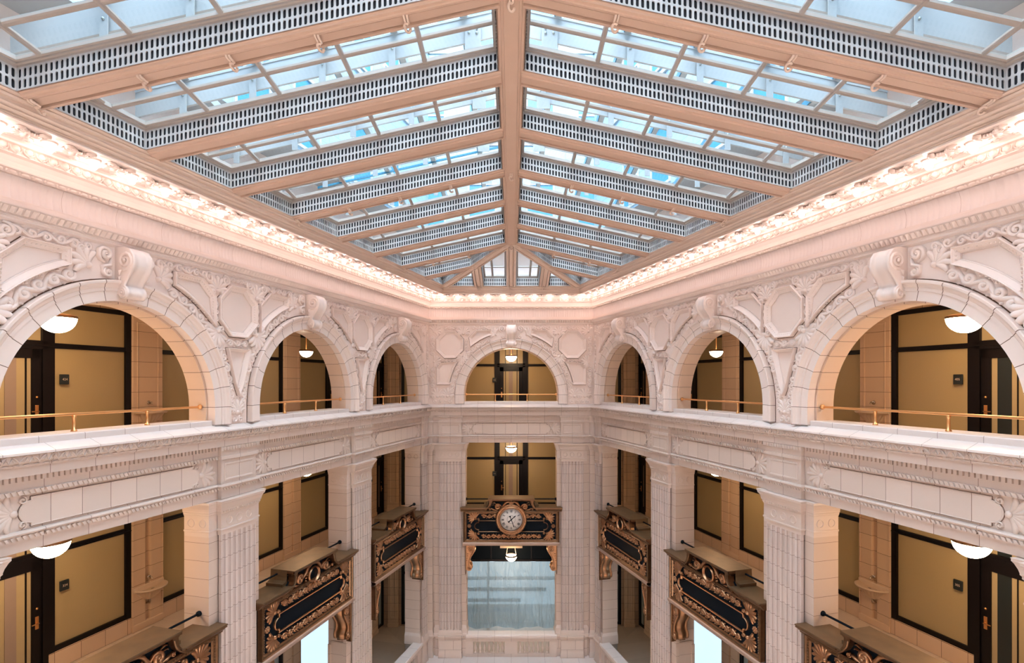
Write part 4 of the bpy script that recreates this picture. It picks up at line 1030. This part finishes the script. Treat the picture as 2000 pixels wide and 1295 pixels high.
# ------------------------------------------------------------------ bronze brackets and guard bars
def bracket_parts(t):
    """grows in +x from the pier cheek, in front of it"""
    O = [(.0, 0), (.33, 0), (.355, -.08), (.355, -.17), (.33, -.26), (.26, -.37), (.19, -.48), (.155, -.60), (.17, -.68), (.225, -.73), (.25, -.81), (.235, -.89), (.18, -.94), (.11, -.95), (.05, -.91), (0, -.86)]
    mb = MB(); n = len(O); ys = [(.30, 0), (.30, 0), (.26, 0), (.25, -.015), (.20, -.015), (.19, 0), (.14, .008), (.12, .022), (.08, .022), (.06, .008), (.01, 0), (.0, -.015), (-.05, -.015), (-.06, 0), (-.08, 0)]
    vs = [((x + e if x > .02 else x), y, z) for y, e in ys for x, z in O]
    mb.add(vs, [(i * n + j, i * n + (j + 1) % n, (i + 1) * n + (j + 1) % n, (i + 1) * n + j) for i in range(len(ys) - 1) for j in range(n)], True)
    mb.add([(x, -.08, z) for x, z in O], [tuple(range(n))]); mb.build('bracket_body', 'bronze2', t)
    mb = MB(); mb.spiral(.205, -.15, .125, .02, PI * .9, -1.8, .045, .03, .08, 20); mb.spiral(.14, -.83, .085, .015, PI * .1, -1.6, .035, .03, .08, 16)
    mb.ribbon([(.31, -.2), (.25, -.33), (.17, -.47), (.13, -.6), (.12, -.74)], .045, .03, .08, (1, 1))
    mb.build('bracket_scroll', 'bronze2', t)
    mb = MB()
    for i, z in enumerate((-.34, -.42, -.50, -.58)): mb.ribbon([(.03, z), (.08 - i * .008, z + .04), (.14 - i * .02, z + .03)], .04, .03, .06)
    mb.build('bracket_leaf', 'bronze', t)
    MB().box(0, .03, -.11, .33, -1.05, 0, .006).build('back_plate', 'bronze', t)
bk = {}
for w, k in BAYS:
    for q in (-1, 1):
        where = ('left' if q < 0 else 'right')
        lab = 'bronze scroll bracket at the %s side of the %s' % (where, BP[(w, k)])
        if q not in bk:
            t = thing('scroll_bracket', lab, 'bracket', w, bay_s(w, k)); bracket_parts(t)
            if q > 0:
                for c in kids(t):
                    me = c.data.copy(); c.data = me
                    for v in me.vertices: v.co.x = -v.co.x
                    me.flip_normals()
            bk[q] = tree(t)
        else: t = dup(bk[q])
        t['label'] = lab
        put(t, w, bay_s(w, k) + SG[w] * q * 1.705, 0, -6.10)
gb = {}
for w, k in BAYS:
    for q in (-1, 1):
        if q not in gb:
            t = thing('guard_bar', '', 'bar', w, 0); mb = MB(); mb.tube([(q * .015, 0, 0), (-q * .86, 0, 0)], .022, 10); mb.build('bar_tube', 'black', t)
            mb = MB(); mb.lathe([(0, -.05), (.05, -.04), (.055, 0), (.04, .03), (0, .04)], 0, 0, 0, 12, axis='X'); mb.build('end_ball', 'black', t); gb[q] = tree(t)
        else: t = dup(gb[q])
        put(t, w, bay_s(w, k) + SG[w] * q * 1.69, -.25, -4.44)
        t['label'] = 'black guard bar on the %s side of the %s' % ('left' if q < 0 else 'right', BP[(w, k)])

# ------------------------------------------------------------------ balustrades
def baluster(mb, x, y, z0, z1):
    h = z1 - z0; pr = [(.05, 0), (.05, .06), (.035, .09), (.028, .14), (.05, .26), (.062, .38), (.05, .52), (.028, .66), (.024, .76), (.038, .80), (.038, .84), (.028, .87), (.05, .94), (.05, 1)]
    mb.lathe([(r, u * h) for r, u in pr], x, y, z0, 10)
bl = None
for w, k in (('E', 0), ('L', 0), ('R', 0)):
    lab = 'low cream balustrade at the bottom of the ' + BP[(w, k)]
    if bl is None:
        t = thing('balustrade', lab, 'balustrade', w, 0, 0, FL2)
        z = lambda v: v - FL2
        mb = MB(); mb.box(-1.70, 1.70, -.10, .27, z(-9.52), z(-9.42), .015); mb.box(-1.70, 1.70, -.05, .22, z(-9.58), z(-9.52)); mb.build('cap_rail', 'slab', t)
        mb = MB(); mb.box(-1.70, 1.70, -.02, .19, z(-9.70), z(-9.58)); mb.build('upper_rail', 'ent', t)
        mb = MB(); mb.box(-1.70, 1.70, -.02, .19, .15, z(-10.15)); mb.box(-1.70, 1.70, -.05, .22, 0, .17); mb.build('lower_rail', 'ent', t)
        for a, b in ((-1.70, -1.42), (-.24, .24), (1.42, 1.70)): mb = MB(); mb.box(a, b, -.02, .19, z(-10.15), z(-9.70)); mb.build('dado_block', 'cream', t)
        b0 = None
        for q in (-1, 1):
            for i in range(7):
                if b0 is None: mb = MB(); baluster(mb, 0, 0, 0, .45); b0 = mb.build('baluster', 'cream', t); b = b0
                else: b = b0.copy(); C.objects.link(b); b.parent = t
                b.location = (q * (.33 + i * .168), .085, z(-10.15))
        bl = tree(t)
    else: t = dup(bl); put(t, w, bay_s(w, k), 0, FL2); t['label'] = lab

# ------------------------------------------------------------------ plastic sheet behind the lowest end opening
m, nt, b = newmat('plastic_sheet'); L = nt.links; nt.nodes.remove(b)
tc = N(nt, 'ShaderNodeTexCoord'); mp = N(nt, 'ShaderNodeMapping'); L.new(tc.outputs['Object'], mp.inputs[0]); mp.inputs['Scale'].default_value = (3.5, 1, .6)
no = N(nt, 'ShaderNodeTexNoise'); no.inputs['Scale'].default_value = 1.6; no.inputs['Detail'].default_value = 7; no.inputs['Distortion'].default_value = 1.2; L.new(mp.outputs[0], no.inputs[0])
bp = N(nt, 'ShaderNodeBump'); bp.inputs['Distance'].default_value = .25; L.new(no.outputs['Fac'], bp.inputs['Height'])
df = N(nt, 'ShaderNodeBsdfDiffuse'); df.inputs[0].default_value = (.62, .70, .72, 1); tr = N(nt, 'ShaderNodeBsdfTranslucent'); tr.inputs[0].default_value = (.62, .75, .82, 1)
tp = N(nt, 'ShaderNodeBsdfTransparent'); tp.inputs[0].default_value = (.8, .9, .95, 1); gl = N(nt, 'ShaderNodeBsdfGlossy'); gl.inputs['Roughness'].default_value = .25
for q in (df, tr, gl): L.new(bp.outputs[0], q.inputs['Normal'])
m1 = N(nt, 'ShaderNodeMixShader'); m1.inputs[0].default_value = .72; L.new(df.outputs[0], m1.inputs[1]); L.new(tr.outputs[0], m1.inputs[2])
m2 = N(nt, 'ShaderNodeMixShader'); m2.inputs[0].default_value = .12; L.new(m1.outputs[0], m2.inputs[1]); L.new(tp.outputs[0], m2.inputs[2])
m3 = N(nt, 'ShaderNodeMixShader'); m3.inputs[0].default_value = .08; L.new(m2.outputs[0], m3.inputs[1]); L.new(gl.outputs[0], m3.inputs[2]); L.new(m3.outputs[0], nt.nodes['Material Output'].inputs[0])
M['sheet'] = m
t = thing('plastic_sheet', 'translucent bluish plastic dust sheet hung across the lowest end opening', 'dust sheet', 'E', 0, -2.6, FL2)
mb = MB(); nx, nz = 60, 24; vs = []
for j in range(nz + 1):
    for i in range(nx + 1):
        x = -2.5 + 5.0 * i / nx; v = j / nz; y = .05 * math.sin(i * .9 + 1.5 * math.sin(v * 4)) * (.4 + .6 * (1 - v)) + .04 * math.sin(i * .31 + v * 5)
        vs.append((x, y, .22 + 2.80 * v + (.03 * math.sin(i * .35) if j == 0 else 0)))
mb.add(vs, [(j * (nx + 1) + i, j * (nx + 1) + i + 1, (j + 1) * (nx + 1) + i + 1, (j + 1) * (nx + 1) + i) for j in range(nz) for i in range(nx)], True)
mb.build('sheet', 'sheet', t)
MB().box(-2.55, 2.55, -.03, .03, 3.02, 3.10).build('top_batten', 'frame', t)
t = thing('transom_screen', 'dark glazed screen above the plastic sheet in the lowest end opening', 'screen', 'E', 0, -2.62, FL2 + 3.10)
MB().box(-2.55, 2.55, .0, .03, 0, 1.42).build('dark_glass', 'black', t)
mb = MB()
for x in (-2.5, -.85, .85, 2.5): mb.box(x - .03, x + .03, -.03, .03, 0, 1.42)
mb.build('mullion', 'frame', t)
for i, (z, x0, x1, l) in enumerate(((2.10, -2.2, 1.9, 'highest, widest'), (1.62, -2.2, 1.5, 'second'), (1.15, -2.2, .4, 'third'), (.70, -2.2, .9, 'lowest'))):
    t = thing('scaffold_board', '%s dark board showing through the plastic sheet' % l.split(',')[0], 'board', 'E', (x0 + x1) / 2, -3.15, FL2 + z)
    MB().box(-(x1 - x0) / 2, (x1 - x0) / 2, -.02, .035, -.07, .07, .01).build('plank', 'frame', t)
for i, x in enumerate((-2.0, -1.0)):
    t = thing('scaffold_post', 'upright dark post behind the plastic sheet, %s' % ('outer' if i == 0 else 'inner'), 'post', 'E', x, -3.20, FL2)
    MB().box(-.05, .05, -.02, .02, 0, 3.0, .01).build('upright', 'frame', t)
M['sheet_backlight'] = emit('added_sheet_backlight', (.60, .74, .84), 1.35)  # unseen glow added to light the plastic sheet from behind
o = MB().box(-2.2, 2.2, 0, .05, .3, 3.6).build('window_%d' % (nwin[0] + 1), 'sheet_backlight'); put(o, 'E', 0, -4.8, FL2); struct(o); nwin[0] += 1  # added light panel, only numbered along with the windows
mb = MB(); mb.box(-2.6, -2.5, D + .2, 5.2, FL2 - .2, -6); mb.box(2.5, 2.6, D + .2, 5.2, FL2 - .2, -6); mb.box(-2.6, 2.6, 5.0, 5.2, FL2 - .2, -6); mb.box(-2.6, 2.6, D + .2, 5.2, -6.1, -6); mb.box(-2.6, 2.6, D + .1, 5.2, FL2 - .2, FL2); o = mb.build('wall_shop', 'plaster'); put(o, 'E', 0); struct(o)

# ------------------------------------------------------------------ soffit bulbs and rosettes
def bulb(t):
    MB().lathe([(0, 0), (.03, .008), (.047, .03), (.05, .05), (.043, .075), (.028, .095), (.022, .11)], seg=10).build('glass_bulb', 'bulb', t)
    MB().lathe([(.024, .10), (.055, .105), (.075, .125), (.09, .13), (.09, .15), (.12, .155)], seg=14).build('socket_cup', 'relief', t)
def rosette(t):
    mb = MB(); m2 = MB(); m2.palmette(0, 0, 0, .17, 0, 6, 2.2, .035, .22, curl=False); m2.palmette(0, 0, PI, .17, 0, 6, 2.2, .035, .22, curl=False)
    m2.dome(0, 0, .06, .06, .06, 0)
    for q in (-1, 1):
        for e in (-1, 1): m2.spiral(q * .13, e * .15, .07, .015, 0, q * e * 1.4, .03, .04, 0, 10)
    mb.add([(x, z, y) for x, y, z in m2.v], m2.f, True); mb.build('carved_leaves', 'relief', t)
bt = rt = None
for w in 'LER':
    a, b = (0.55, 15.0) if w != 'E' else (-2.52, 2.52)
    n = 10 if w == 'E' else round((b - a) / .58)
    grp = 'bare bulbs along the lamp soffit above the %s wall' % WN[w]
    for i in range(n + (1 if w != 'E' else 0)):
        s = a + (b - a) * i / (n - (1 if w == 'E' else 0))
        if w == 'E': s = a + (b - a) * i / (n - 1)
        if bt is None: t = thing('light_bulb', '', 'bulb', w, s); bulb(t); bt = tree(t)
        else: t = dup(bt)
        put(t, w, s, .45, 3.01); t['label'] = 'lit bare bulb in the carved soffit above the %s wall' % WN[w]; t['group'] = grp
        s2 = s + (b - a) / n / 2
        if s2 < b:
            if rt is None: t = thing('soffit_rosette', '', 'rosette', w, s2); rosette(t); rt = tree(t)
            else: t = dup(rt)
            put(t, w, s2, .46, 3.15); t['label'] = 'carved rosette between the soffit bulbs above the %s wall' % WN[w]; t['group'] = 'carved rosettes along the lamp soffit above the %s wall' % WN[w]

# ------------------------------------------------------------------ the roof
XE0 = W - MIT * .95
def xe(y): return XE0 + .269 * ((Y0 - .95) - y)
ZE = 3.345; SL = .2247
YH = Y0 - .95; YA = 15.88
zL = lambda x, y: ZE + SL * (xe(y) - abs(x))
ZA = ZE + SL * xe(YA); SE = (ZA - ZE) / (YH - YA)
zE = lambda x, y: ZE + SE * (YH - y)
RH = .19; RIBH = .30
RY = [17.53 - 1.58 * k for k in range(11)]
RPROF = [(-.19, .29), (-.19, .05), (-.175, .045), (-.17, .022), (-.135, .018), (-.128, .0), (-.095, .0), (-.093, .075), (-.070, .075), (-.068, .016), (.068, .016), (.070, .075), (.093, .075), (.095, 0), (.128, 0), (.135, .018), (.17, .022), (.175, .045), (.19, .05), (.19, .29)]
def hook_mb(mb, x, y, z, rot=0):
    c, s_ = math.cos(rot), math.sin(rot)
    T = lambda a, b, h: (x + a * c - b * s_, y + a * s_ + b * c, z + h)
    for q in (-.018, .018): mb.tube([T(q, -.11, .0), T(q, -.10, -.015), T(q, .02, -.02)], .016, 6)
    mb.tube([T(.03 * math.cos(a) * 1.2, .04 + .045 * math.sin(a), -.035 - .025 * (1 + math.sin(a + .5))) for a in [i * PI / 6 for i in range(11)]], .018, 6)
def clip(poly, a, b, c):     # keep a*x+b*y<=c
    out = []
    for i in range(len(poly)):
        P, Q = poly[i], poly[(i + 1) % len(poly)]; p = a * P[0] + b * P[1] - c; q = a * Q[0] + b * Q[1] - c
        if p <= 0: out.append(P)
        if (p < 0 < q) or (q < 0 < p): t = p / (p - q); out.append((P[0] + (Q[0] - P[0]) * t, P[1] + (Q[1] - P[1]) * t))
    return out
ridge_end = (0, YA, ZA)
t = thing('ridge_beam', 'peach painted ridge beam running down the middle of the skylight', 'beam', loc=(0, YA, Z(ZA)))
mb = MB(); rp = [(x, z) for x, z in RPROF]
P1 = Vector((0, 1.2, ZE + SL * xe(1.2))); P0 = Vector((0, YA, ZA))
o_ = Vector((0, YA, ZA)); mb.beam(P0 - o_, P1 - o_, [(x * 1.02, z - .02) for x, z in RPROF]); mb.build('beam_casing', 'peach', t)
for k in (1, 4, 7):
    mb = MB(); y = RY[k]; hook_mb(mb, 0, y - YA, ZE + SL * xe(y) - ZA - .03); mb.build('hook', 'peach2', t)
mb = MB(); mb.beam((0, 0, -.025), P1 - o_ + Vector((0, 0, -.025)), [(-.10, 0), (-.10, -.0), (-.095, -.012), (.095, -.012), (.10, 0)]); mb.build('beam_soffit', 'peach', t)
nrib = 0
ORD = ['shortest, by the corner', 'second from the end wall', 'third from the end wall', 'fourth from the end wall', 'fifth from the end wall', 'sixth from the end wall', 'seventh from the end wall', 'eighth from the end wall', 'ninth from the end wall']
for k, y in enumerate(RY[:9]):
    for q in (-1, 1):
        x1 = xe(y); x0 = .15
        if y > YA: x0 = xe(YH) * (y - YA) / (YH - YA) * 1.0
        if y > YA: x0 = XE0 * (y - YA) / (YH - YA)
        t = thing('ceiling_rib', 'sloping peach rib on the %s of the skylight, %s' % ('left' if q < 0 else 'right', ORD[k]), 'rib', loc=(q * x1, y, Z(ZE)))
        o_ = Vector((q * x1, y, ZE)); mb = MB(); a = Vector((q * x0, y, zL(x0, y))); b = Vector((q * (x1 + .03), y, zL(x1 + .03, y)))
        mb.beam(a - o_, b - o_, RPROF); mb.build('rib_casing', 'peach', t)
        if k in (1, 4, 7):
            xs = [1.26 + 1.055 * i for i in range(5) if 1.26 + 1.055 * i < x1 - .3] + [x1 - .02]
            for x in xs: mb = MB(); hook_mb(mb, q * x - q * x1, 0, zL(x, y) - ZE); mb.build('hook', 'peach2', t)
def seg_beam(mb, a, b, lo, hi, hw):
    a = Vector(a); b = Vector(b); mb.beam(a, b, [(-hw, lo), (hw, lo), (hw, hi), (-hw, hi)])
# hips and end ribs
for q in (-1, 1):
    t = thing('hip_rib', 'diagonal peach hip rib from the ridge to the %s far corner' % ('left' if q < 0 else 'right'), 'rib', loc=(q * XE0, YH, Z(ZE)))
    o_ = Vector((q * XE0, YH, ZE)); mb = MB(); mb.beam(Vector((0, YA, ZA)) - o_, Vector((0, 0, 0)), [(x * .95, z - .01) for x, z in RPROF]); mb.build('rib_casing', 'peach2', t)
for x, nm in ((-1.15, 'left'), (0, 'middle'), (1.15, 'right')):
    ya = YA + (YH - YA) * abs(x) / XE0 + .05
    t = thing('end_rib', 'short peach rib of the hipped skylight end, %s' % nm, 'rib', loc=(x, YH, Z(ZE)))
    o_ = Vector((x, YH, ZE)); mb = MB(); mb.beam(Vector((x, ya, zE(x, ya))) - o_, (0, .03, -.005), [(u * .85, z) for u, z in RPROF]); mb.build('rib_casing', 'peach2', t)
    mb = MB(); hook_mb(mb, 0, -.05, 0, PI / 2 * 0); mb.build('hook', 'peach2', t)
# grilled wells with glass
def grille(mb, dk, A, B, nrm):
    """pierced vertical strip along A->B (3D), facing nrm (toward the well), two rows of slots with real holes"""
    A, B = Vector(A), Vector(B); L_ = (B - A).length; Lx = (B - A).xy.length
    if Lx < .12: return
    n = max(1, int((Lx - .06) / .061)); p = (Lx - .03) / n; u0 = .015
    hz0, hz1 = .045, .315; rows = ((.062, .172), (.190, .300))
    def pt(s, h, out=0): b = A + (B - A) * (s / Lx); return (b.x + nrm[0] * out, b.y + nrm[1] * out, b.z + h)
    # plate: solid borders
    def quad(s0, s1, h0, h1): mb.add([pt(s0, h0), pt(s1, h0), pt(s1, h1), pt(s0, h1)], [(0, 1, 2, 3)])
    quad(0, Lx, hz0, rows[0][0]); quad(0, Lx, rows[0][1], rows[1][0]); quad(0, Lx, rows[1][1], hz1)
    for h0, h1 in rows:
        quad(0, u0, h0, h1); quad(Lx - u0, Lx, h0, h1)
        for i in range(n):
            a, b = u0 + i * p, u0 + (i + 1) * p; c = (a + b) / 2; r = .0175
            # hole outline (8 points) and two side fills
            ho = [(c - r, h0 + r * 1.1), (c - r * .6, h0 + .003), (c + r * .6, h0 + .003), (c + r, h0 + r * 1.1), (c + r, h1 - r * 1.1), (c + r * .6, h1 - .003), (c - r * .6, h1 - .003), (c - r, h1 - r * 1.1)]
            vs = [pt(*v) for v in ho] + [pt(a, h0), pt(b, h0), pt(b, h1), pt(a, h1)] + [pt(v[0], v[1], -.012) for v in ho]
            mb.add(vs, [(8, 1, 0), (8, 9, 2, 1), (9, 3, 2), (9, 10, 4, 3), (10, 5, 4), (10, 11, 6, 5), (11, 7, 6), (11, 8, 0, 7)] + [(j, (j + 1) % 8, 12 + (j + 1) % 8, 12 + j) for j in range(8)])
    dk.add([pt(0, hz0 + .01, -.014), pt(Lx, hz0 + .01, -.014), pt(Lx, hz1 - .005, -.014), pt(0, hz1 - .005, -.014)], [(0, 1, 2, 3)])  # black sheet: the shade behind the slots put in as colour
def well(poly, zf, label, xs=(), ys=(), nohole=()):
    """poly in plan (x,y), ordered; zf gives the soffit height"""
    n = len(poly)
    if n < 3: return
    ar = sum(poly[i][0] * poly[(i + 1) % n][1] - poly[(i + 1) % n][0] * poly[i][1] for i in range(n)) / 2
    if abs(ar) < .02: return
    if ar < 0: poly = poly[::-1]
    cx = sum(p[0] for p in poly) / n; cy = sum(p[1] for p in poly) / n; cz = zf(cx, cy)
    t = thing('skylight_panel', label, 'skylight', loc=(cx, cy, Z(cz)))
    Q = lambda x, y, h=0: (x - cx, y - cy, zf(x, y) - cz + h)
    inner = []
    ins = .07
    for i in range(n):
        a, b = poly[i], poly[(i + 1) % n]; l = math.hypot(b[0] - a[0], b[1] - a[1])
        if l < .05: continue
        nx, ny = -(b[1] - a[1]) / l, (b[0] - a[0]) / l
        # only the sides that can be looked at carry slots
        mb, dk = MB(), MB()
        if ny < .3: grille(mb, dk, Q(a[0] + nx * .016, a[1] + ny * .016), Q(b[0] + nx * .016, b[1] + ny * .016), (nx, ny)); 
        else: mb.add([Q(*a, .05), Q(*b, .05), Q(*b, .315), Q(*a, .315)], [(0, 1, 2, 3)])
        if mb.f:
            mb.build('vent_grille', 'grille', t)
        if dk.f: dk.build('duct_shade', 'duct', t)
    # stepped frame
    def off(pp, e):
        m = len(pp); r = []
        for i in range(m):
            p0, p1, p2 = pp[i - 1], pp[i], pp[(i + 1) % m]
            l0 = math.hypot(p1[0] - p0[0], p1[1] - p0[1]) or 1; l1 = math.hypot(p2[0] - p1[0], p2[1] - p1[1]) or 1
            n0 = (-(p1[1] - p0[1]) / l0, (p1[0] - p0[0]) / l0); n1 = (-(p2[1] - p1[1]) / l1, (p2[0] - p1[0]) / l1)
            q = max(.35, 1 + n0[0] * n1[0] + n0[1] * n1[1]); r.append((p1[0] + (n0[0] + n1[0]) / q * e, p1[1] + (n0[1] + n1[1]) / q * e))
        return r
    mb = MB(); vs = []; st = ((0, .31), (.02, .315), (.02, .335), (.045, .34), (.045, .36), (.07, .365), (.07, .385), (.07, .42))
    for e, h in st: vs += [Q(*p, h) for p in off(poly, e)]
    mb.add(vs, [(k * n + i, k * n + (i + 1) % n, (k + 1) * n + (i + 1) % n, (k + 1) * n + i) for k in range(len(st) - 1) for i in range(n)]); mb.build('pane_frame', 'framem', t)
    gp = off(poly, .065)
    MB().add([Q(*p, .40) for p in gp], [tuple(range(n))]).build('glass_pane', 'laylight', t)
    def cut(a, b, c):
        pts = []
        for i in range(n):
            P, R = gp[i], gp[(i + 1) % n]; p = a * P[0] + b * P[1] - c; r = a * R[0] + b * R[1] - c
            if (p < 0) != (r < 0): u = p / (p - r); pts.append((P[0] + (R[0] - P[0]) * u, P[1] + (R[1] - P[1]) * u))
        return pts
    for x in xs:
        c = cut(1, 0, x)
        if len(c) == 2 and math.dist(*c) > .1: mb = MB(); mb.beam(Q(*c[0]), Q(*c[1]), [(-.035, .41), (-.035, .385), (-.018, .36), (.018, .36), (.035, .385), (.035, .41)]); mb.build('mullion', 'framem', t)
    for y in ys:
        c = cut(0, 1, y)
        if len(c) == 2 and math.dist(*c) > .1: mb = MB(); mb.beam(Q(*c[0]), Q(*c[1]), [(-.04, .415), (-.04, .38), (-.02, .368), (.02, .368), (.04, .38), (.04, .415)]); mb.build('glazing_bar', 'framem', t)
hx, hy = XE0, YH - YA      # hip direction
for q in (-1, 1):
    sd = 'left' if q < 0 else 'right'
    ys_ = [YH + .0] + RY[:10]
    for k in range(10):
        y1 = ys_[k] - (RH if k else -.0); y0 = ys_[k + 1] + RH
        P = [(-9, y0), (9, y0), (9, y1), (-9, y1)]
        P = clip(P, -1, 0, -.19)                              # x >= .19
        P = clip(P, 1, .269, XE0 + .269 * YH)                  # inside eave
        # outside the hip: x/hx >= (y-YA)/hy with margin
        l = math.hypot(hx, hy); P = clip(P, -hy / l, hx / l, (hx * YA) / l - .19)
        if len(P) < 3: continue
        P = [(q * x, y) for x, y in P]
        well(P, zL, 'glazed skylight bay on the %s slope, %s' % (sd, ['in the far corner', 'beside the hip rib'][k] if k < 2 else '%s full bay from the end wall' % ['first', 'second', 'third', 'fourth', 'fifth', 'sixth', 'seventh', 'eighth'][k - 2]),
             [q * (1.26 + 1.055 * i) for i in range(6)], [y1 - .52])
for i, (a, b) in enumerate(((-9, -1.15 - .17), (-1.15 + .17, -.17), (.17, 1.15 - .17), (1.15 + .17, 9))):
    P = [(a, YA), (b, YA), (b, YH), (a, YH)]; l = math.hypot(hx, hy)
    P = clip(P, hy / l, -hx / l, (-hx * YA) / l - .19); P = clip(P, -hy / l, -hx / l, (-hx * YA) / l - .19)
    well(P, zE, 'small glazed bay of the hipped skylight end, %s' % ['far left', 'left of centre', 'right of centre', 'far right'][i], [-.66 if i == 1 else .66] if i in (1, 2) else [], [YH - .75])
# opaque ceiling behind the camera
o = MB().add([(-10, 1.3, 3.35), (10, 1.3, 3.35), (10, -3.5, 3.35), (-10, -3.5, 3.35), (-10, 1.3, 5.4), (10, 1.3, 5.4)], [(0, 1, 2, 3)]).build('ceiling', 'plaster', None, (0, 0, H)); struct(o)

# ------------------------------------------------------------------ outer steelwork above the glass and the court walls beyond
for k, y in enumerate(RY[1:9]):
    for q in (-1, 1):
        x1 = xe(y) + .4; o_ = Vector((q * x1, y, ZE)); z = lambda x: zL(x, y)
        t = thing('roof_beam', 'white steel roof beam above the %s slope, %s' % ('left' if q < 0 else 'right', ORD[k + 1]), 'beam', loc=(q * x1, y, Z(ZE)))
        mb = MB(); a = Vector((q * .02, y + .12, z(.02))) - o_; b = Vector((q * x1, y + .12, z(x1))) - o_
        mb.beam(a, b, [(-.03, 1.16), (-.03, 1.13), (-.02, 1.13), (-.02, .76), (.02, .76), (.02, 1.13), (.03, 1.13), (.03, 1.16)]); mb.build('i_beam', 'steel', t)
        MB().beam(a, b, [(-.62, 1.17), (-.585, 1.17), (-.585, 1.21), (-.62, 1.21)]).build('blue_gasket', 'courtglass', t)
        for i in range(6):
            x = .58 if i == 0 else .75 + 1.055 * i; wd = .12 if i == 0 else .05
            if x > x1 - .3: continue
            mb = MB(); c = Vector((q * x, y + .08, z(x))) - o_; mb.box(c.x - wd, c.x + wd, c.y - .02, c.y, c.z + .62, c.z + 1.0); gp_ = mb.build('gusset_plate', 'steel', t)
            mb = MB()
            for bx, bz in ([(-.06, .86), (.06, .86), (-.06, .93), (.06, .93)] if i == 0 else [(0, .90)]): mb.lathe([(0, -.02), (.018, -.015), (.018, 0)], c.x + bx, c.y - .02, c.z + bz, 8, axis='Y')
            mb.build('bolt', 'bolt', gp_)
for q in (-1, 1):
    for i in range(7):
        x = .72 + 1.055 * i; ya = min(YA - .2, YH - (x - XE0) / .269) if x > XE0 else YA - .2
        P0, P1 = Vector((q * x, ya, zL(x, ya) + 1.16)), Vector((q * x, 2.5, zL(x, 2.5) + 1.16))
        t = thing('roof_rafter', 'white roof rafter above the %s slope, %s from the ridge' % ('left' if q < 0 else 'right', ['first', 'second', 'third', 'fourth', 'fifth', 'sixth', 'seventh'][i]), 'rafter', loc=(P0.x, P0.y, Z(P0.z)))
        MB().beam(P0 - P0, P1 - P0, [(-.05, 0), (.05, 0), (.05, .14), (-.05, .14)]).build('rafter_web', 'steel', t)
        MB().beam(P0 - P0, P1 - P0, [(.052, .01), (.065, .01), (.065, .13), (.052, .13)]).build('blue_gasket', 'courtglass', t)
nw = nwin[0]
def court(w, a, b, dd, z0, z1, xs, zs):
    sg = SG[w]; mb = MB(); e = sorted((sg * a, sg * b)); mb.box(e[0], e[1], dd + .3, dd, z0, z1)
    o = mb.build('wall_upper_' + WN[w], 'court'); put(o, w, 0); struct(o)
    mb = MB()
    for z in zs: mb.box(e[0], e[1], dd - .06, dd, z - .25, z - .13); 
    mb.box(e[0], e[1], dd - .25, dd, z1 - .4, z1)
    o = mb.build('trim_%d' % (ntrim[0] + 1), 'steel'); ntrim[0] += 1; put(o, w, 0); struct(o)
    for x in xs:
        for z in zs:
            t = thing('window_%d' % (nwin[0] + 1), None, None, w, x, -dd, z); nwin[0] += 1; t['kind'] = 'structure'
            mb = MB(); mb.frame([(-.6, 0), (.6, 0), (.6, 2.0), (-.6, 2.0)], .08, [(0, 0), (0, .05), (1, .05), (1, .01)]); mb.box(-.6, .6, -.04, 0, .96, 1.04); mb.build('window_frame', 'steel', t)
            MB().box(-.55, .55, -.012, 0, .03, 1.97).build('window_glass', 'courtglass', t)
court('L', -3, 23.5, .9, 5.2, 19, [1.2, 3.2, 6.0, 8.0, 10.8, 12.8, 15.6], [6.2, 10.0, 13.8])
court('R', -3, 23.5, .9, 5.2, 19, [1.2, 3.2, 6.0, 8.0, 10.8, 12.8, 15.6], [6.2, 10.0, 13.8])
court('E', -6, 6, 2.2, 5.0, 19, [-3.3, -1.2, 1.2, 3.3], [6.2, 10.0, 13.8])
for w in 'LER':
    o = MB().extr([(-.9, 4.9), (1.0, 4.9), (2.4, 5.0)], run(w)).build('ceiling', 'steel'); put(o, w, 0); struct(o)
o = MB().box(-12, 12, -3.7, -3.4, 5.2, 19).build('wall_upper_back', 'court', None, (0, 0, H)); struct(o)

# ------------------------------------------------------------------ light and camera
wd = bpy.data.worlds.new('World'); bpy.context.scene.world = wd; wd.use_nodes = True
bg = wd.node_tree.nodes['Background']; bg.inputs[0].default_value = (.84, .92, 1, 1); bg.inputs[1].default_value = 15.0
cam = bpy.data.cameras.new('camera'); co = bpy.data.objects.new('camera', cam); C.objects.link(co)
co.location = (0, 0, H); co.rotation_euler = (PI / 2, 0, 0)
cam.sensor_fit = 'HORIZONTAL'; cam.sensor_width = 36; cam.lens = 36 * F / 2000; cam.shift_x = 1.5 / 2000; cam.shift_y = (745 - 647.5) / 2000
cam.clip_start = .05; cam.clip_end = 200
sc = bpy.context.scene; sc.camera = co
sc.view_settings.view_transform = 'Standard'; sc.view_settings.look = 'None'; sc.view_settings.gamma = 1; sc.view_settings.exposure = .46
sc.view_settings.use_curve_mapping = False
try:
    sc.cycles.max_bounces = 9; sc.cycles.diffuse_bounces = 4; sc.cycles.transparent_max_bounces = 16; sc.cycles.use_denoising = True
    sc.cycles.caustics_reflective = False; sc.cycles.caustics_refractive = False; sc.cycles.sample_clamp_indirect = 6
except Exception: pass
